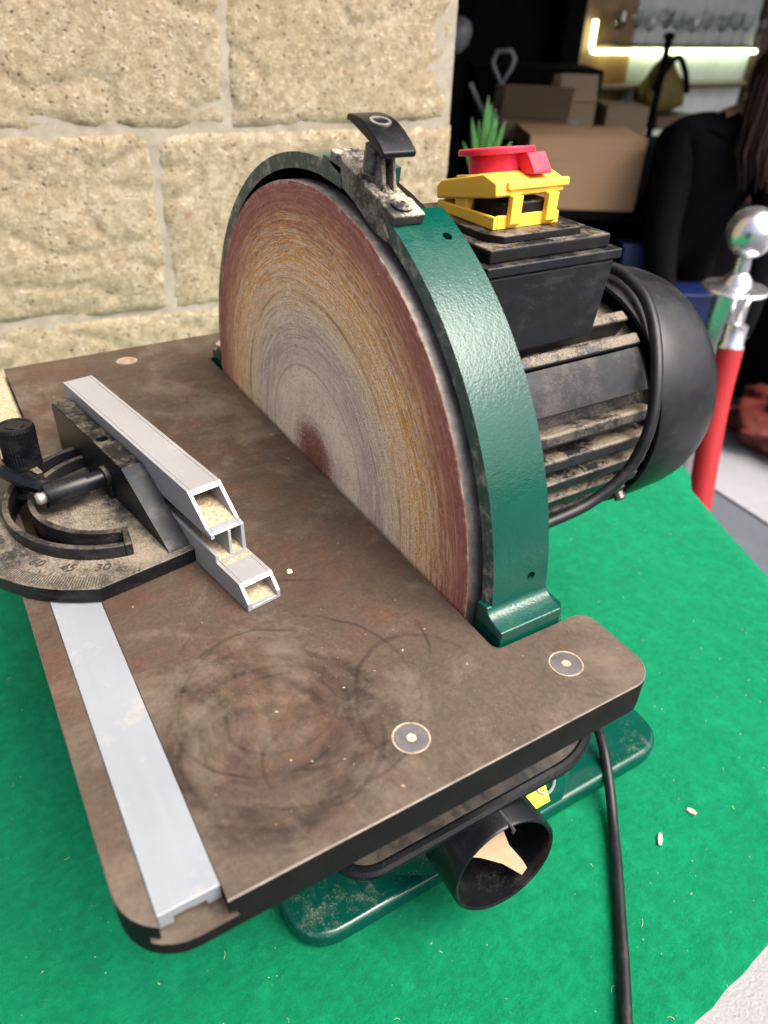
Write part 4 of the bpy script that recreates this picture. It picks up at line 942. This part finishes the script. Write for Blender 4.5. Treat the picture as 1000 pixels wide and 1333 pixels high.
# grey looped tool frame and pale lamp in the dark corner
t=thing('tool_frame','pale grey metal loop-shaped tool standing in the dark corner','tool',(-1720,1500,-935))
F_=BF((-1772,1538,0))
m_=MB(); m_.tube([F_@Vector(p) for p in ((-22,0,110),(-34,0,80),(-26,0,62),(0,0,22),(24,0,62),(34,0,92),(20,0,112))],8,8,True); obj('loop',m_,GREY,t,smooth=60)
m_=MB(); m_.tube([F_@Vector(p) for p in ((0,0,24),(-6,2,-40),(-16,4,-120),(-24,6,-300),(-26,8,-930))],[11,9,8,8,8],8); obj('stem',m_,GREY,t)
m_=MB(); m_.tube([F_@Vector(p) for p in ((-95,30,20),(-60,20,-40),(-20,6,-100))],8,8); obj('arm',m_,GREY,t)
t=thing('lamp_head','pale grey rounded lamp head behind the wall corner','lamp',(-1830,1370,150)); m_=MB(); m_.lathe([(0,-45),(28,-40),(42,-10),(38,25),(20,45),(0,48)],(-1815,1385,150),(.3,.3,1),24); obj('shade',m_,GREY,t); m_=MB(); m_.tube([(-1815,1385,195),(-1830,1370,400),(-1850,1340,1500)],5,8); obj('stem',m_,CLOTHB,t)
for (o,w_,d_,h_,mt,nm,lab,cat) in [((-1640,1330,-935),260,260,640,DARKBLUE,'dark_cabinet','dark cabinet in the shadows left of the boxes','cabinet'),((-1880,1750,-935),420,260,1000,CLOTHB,'dark_shelving','black shelving unit at the back of the dark corner','shelf')]:
    t=thing(nm,lab,cat,o); q=MB(); q.box((-w_/2,-d_/2,0),(w_/2,d_/2,h_)); q.xf(BF(o)); obj('body',q,mt,t,bevel=4); q=MB(); q.box((-w_/2+14,-d_/2-8,20),(w_/2-14,-d_/2,h_-20)); q.xf(BF(o)); obj('front_panel',q,mt,t,bevel=2)
for i_,(o,r_,lab) in enumerate([((-1640,1372,-295),30,'small grey jar at the left on the dark cabinet'),((-1590,1440,-295),36,'larger grey jar at the right on the dark cabinet')]):
    q=MB(); q.lathe([(r_*.8,0),(r_,8),(r_,62),(r_*.75,74),(r_*.75,86),(0,88)],o,(0,0,1),24); obj('jar',q,GREY,None,origin=o,label=lab,category='jar')
# potted plant behind the wall corner
pl_=Vector((-812,745,0))
t=thing('potted_plant','narrow green leaves of a potted plant beyond the wall corner','plant',(pl_.x,pl_.y,-935))
q=MB(); q.lathe([(70,-935),(90,-935+20),(110,-700),(104,-700),(98,-715),(0,-715)],(pl_.x,pl_.y,0),(0,0,1),28); obj('pot',q,TERRA,t)
q=MB(); q.tube([(pl_.x,pl_.y,-716),(pl_.x+4,pl_.y,-300),(pl_.x,pl_.y,-60)],[10,9,7],8); obj('stem',q,LEAF,t)
rnd=random.Random(5)
for dx,tip,w_,b_ in ((-30,62,7,-90),(-4,96,9,-90),(3,84,8,-88),(16,66,8,-86),(30,58,7,-86),(-16,58,6,-84),(42,28,7,-80),(-42,24,6,-80),(54,0,7,-80),(10,76,5,-84)):
    q=MB(); F_=BF((pl_.x,pl_.y,0)); n=7; y_=rnd.uniform(-12,12); vs=[];fs=[]
    for i in range(n+1):
        s=i/n; x=dx*s**1.3; z=b_+(tip-b_)*s; ww=w_*(sin(pi*min(1,.18+.82*s))**.7 if s<.999 else .02)
        vs+= [F_@Vector((x-ww,y_*s,z)),F_@Vector((x,y_*s+2.5,z)),F_@Vector((x+ww,y_*s,z))]
    for i in range(n): 
        for j in (0,1): fs.append((i*3+j,i*3+j+1,i*3+3+j+1,i*3+3+j))
    q.add(vs,fs); lf=obj('leaf',q,LEAF,t,smooth=80); md=lf.modifiers.new('thick','SOLIDIFY'); md.thickness=.0006

# person in black bending over in the shop
def skin_body(name, joints, edges, mats, parent, matfn=None, sub=2):
    me=bpy.data.meshes.new(name); o=ORG[parent.name]
    me.from_pydata([((Vector(p[:3])-o)/1000) for p in joints],edges,[]); ob=bpy.data.objects.new(name,me); C.objects.link(ob); ob.parent=parent; ORG[ob.name]=o
    sm=ob.modifiers.new('skin','SKIN'); sm.use_smooth_shade=True
    for i,p in enumerate(joints):
        v=me.skin_vertices[0].data[i]; v.radius=((p[3]/1000,p[4]/1000) if len(p)>4 else (p[3]/1000,)*2); v.use_root=(i==0)
    sb_=ob.modifiers.new('sub','SUBSURF'); sb_.levels=sb_.render_levels=sub
    bpy.context.view_layer.update()
    ev=ob.evaluated_get(bpy.context.evaluated_depsgraph_get()); m2=bpy.data.meshes.new_from_object(ev); ob.modifiers.clear(); ob.data=m2
    for m in mats: m2.materials.append(m)
    if matfn:
        for p in m2.polygons: p.material_index=matfn(Vector(p.center)*1000+o)
    m2.shade_smooth(); return ob
pp=Vector((-1010,1640,-935))
per=thing('person','person in a black jacket with brown hair bending forward inside the shop','person',tuple(pp))
def PF(x,y,z): v=Vector((-1040,1700,0))+bx*x+by*y; return (v.x,v.y,z)
J=[PF(-20,160,-330)+(125,110), PF(-12,110,-220)+(130,115), PF(-4,50,-110)+(140,115), PF(30,0,-30)+(110,85), PF(58,-30,12)+(48,48), PF(78,-55,45)+(58,60), PF(92,-70,92)+(74,82),
   PF(-75,110,-350)+(82,82), PF(-90,60,-620)+(58,58), PF(-90,120,-890)+(42,42), PF(-85,20,-915)+(34,30),
   PF(60,170,-350)+(82,82), PF(85,110,-620)+(58,58), PF(85,170,-890)+(42,42), PF(90,70,-915)+(34,30),
   PF(-110,0,-60)+(62,62), PF(-120,-50,-280)+(48,48), PF(-80,-90,-480)+(36,36), PF(-70,-110,-560)+(30,20),
   PF(150,30,-60)+(62,62), PF(190,-30,-270)+(48,48), PF(170,-80,-470)+(36,36), PF(165,-100,-550)+(30,20)]
E_=[(0,1),(1,2),(2,3),(3,4),(4,5),(5,6),(0,7),(7,8),(8,9),(9,10),(0,11),(11,12),(12,13),(13,14),(2,15),(15,16),(16,17),(17,18),(2,19),(19,20),(20,21),(21,22)]
nk=Vector(PF(58,-30,12))
def bmf(p):
    q=p-Vector(PF(0,0,0)); 
    if p.z>18 and (p-Vector(PF(92,-70,80))).length<150: return 1
    if p.z<-535 and p.z>-640 and q.dot(by)<-60: return 1
    return 0
skin_body('body',J,E_,[CLOTHB,SKIN],per,bmf)
hd_=Vector(PF(94,-68,80))
q=MB()
for j in range(13):
    for i in range(25):
        th_=pi*.62*j/12; ph=2*pi*i/24; d=Vector((sin(th_)*cos(ph),sin(th_)*sin(ph),cos(th_))); r_=1+.05*mn.noise(d*5); p=hd_+bx*d.x*84*r_+by*(d.y*92+10)*r_; q.v.append((p.x,p.y,hd_.z+18+d.z*86*r_))
for j in range(12):
    for i in range(24): q.f.append([j*25+i,j*25+i+1,(j+1)*25+i+1,(j+1)*25+i]); q.m.append(0)
rh=random.Random(11)
for k in range(90):
    a=-3.1+4.0*k/89; e_=rh.uniform(.92,1.05); x_=cos(a)*78*e_; y_=sin(a)*84*e_+8; L=rh.uniform(150,225)
    q.tube([Vector(PF(94+x_*.8,-68+y_*.8,hd_.z+52)),Vector(PF(94+x_,-68+y_,hd_.z+15)),Vector(PF(92+x_*1.04,-74+y_,hd_.z-60)),Vector(PF(86+x_*.98+rh.uniform(-6,6),-84+y_*.9,hd_.z-L*.65)),Vector(PF(92+x_*.75+rh.uniform(-9,9),-96+y_*.75,hd_.z-L))],[7,9,8.5,6.5,1.2],6)
obj('hair',q,HAIR,per,smooth=70)
q=MB(); fx=Vector(PF(150,-118,62))
q.tube(smooth_path([PF(134,-150,70),PF(150,-140,66),PF(168,-118,68)],5),10,8); obj('glasses',q,BLUE,per)
q=MB(); q.lathe([(0,-10),(9,-8),(11,2),(6,14),(0,18)],PF(128,-140,48),(.2,-.4,.6),12); obj('nose',q,SKIN,per,smooth=70)
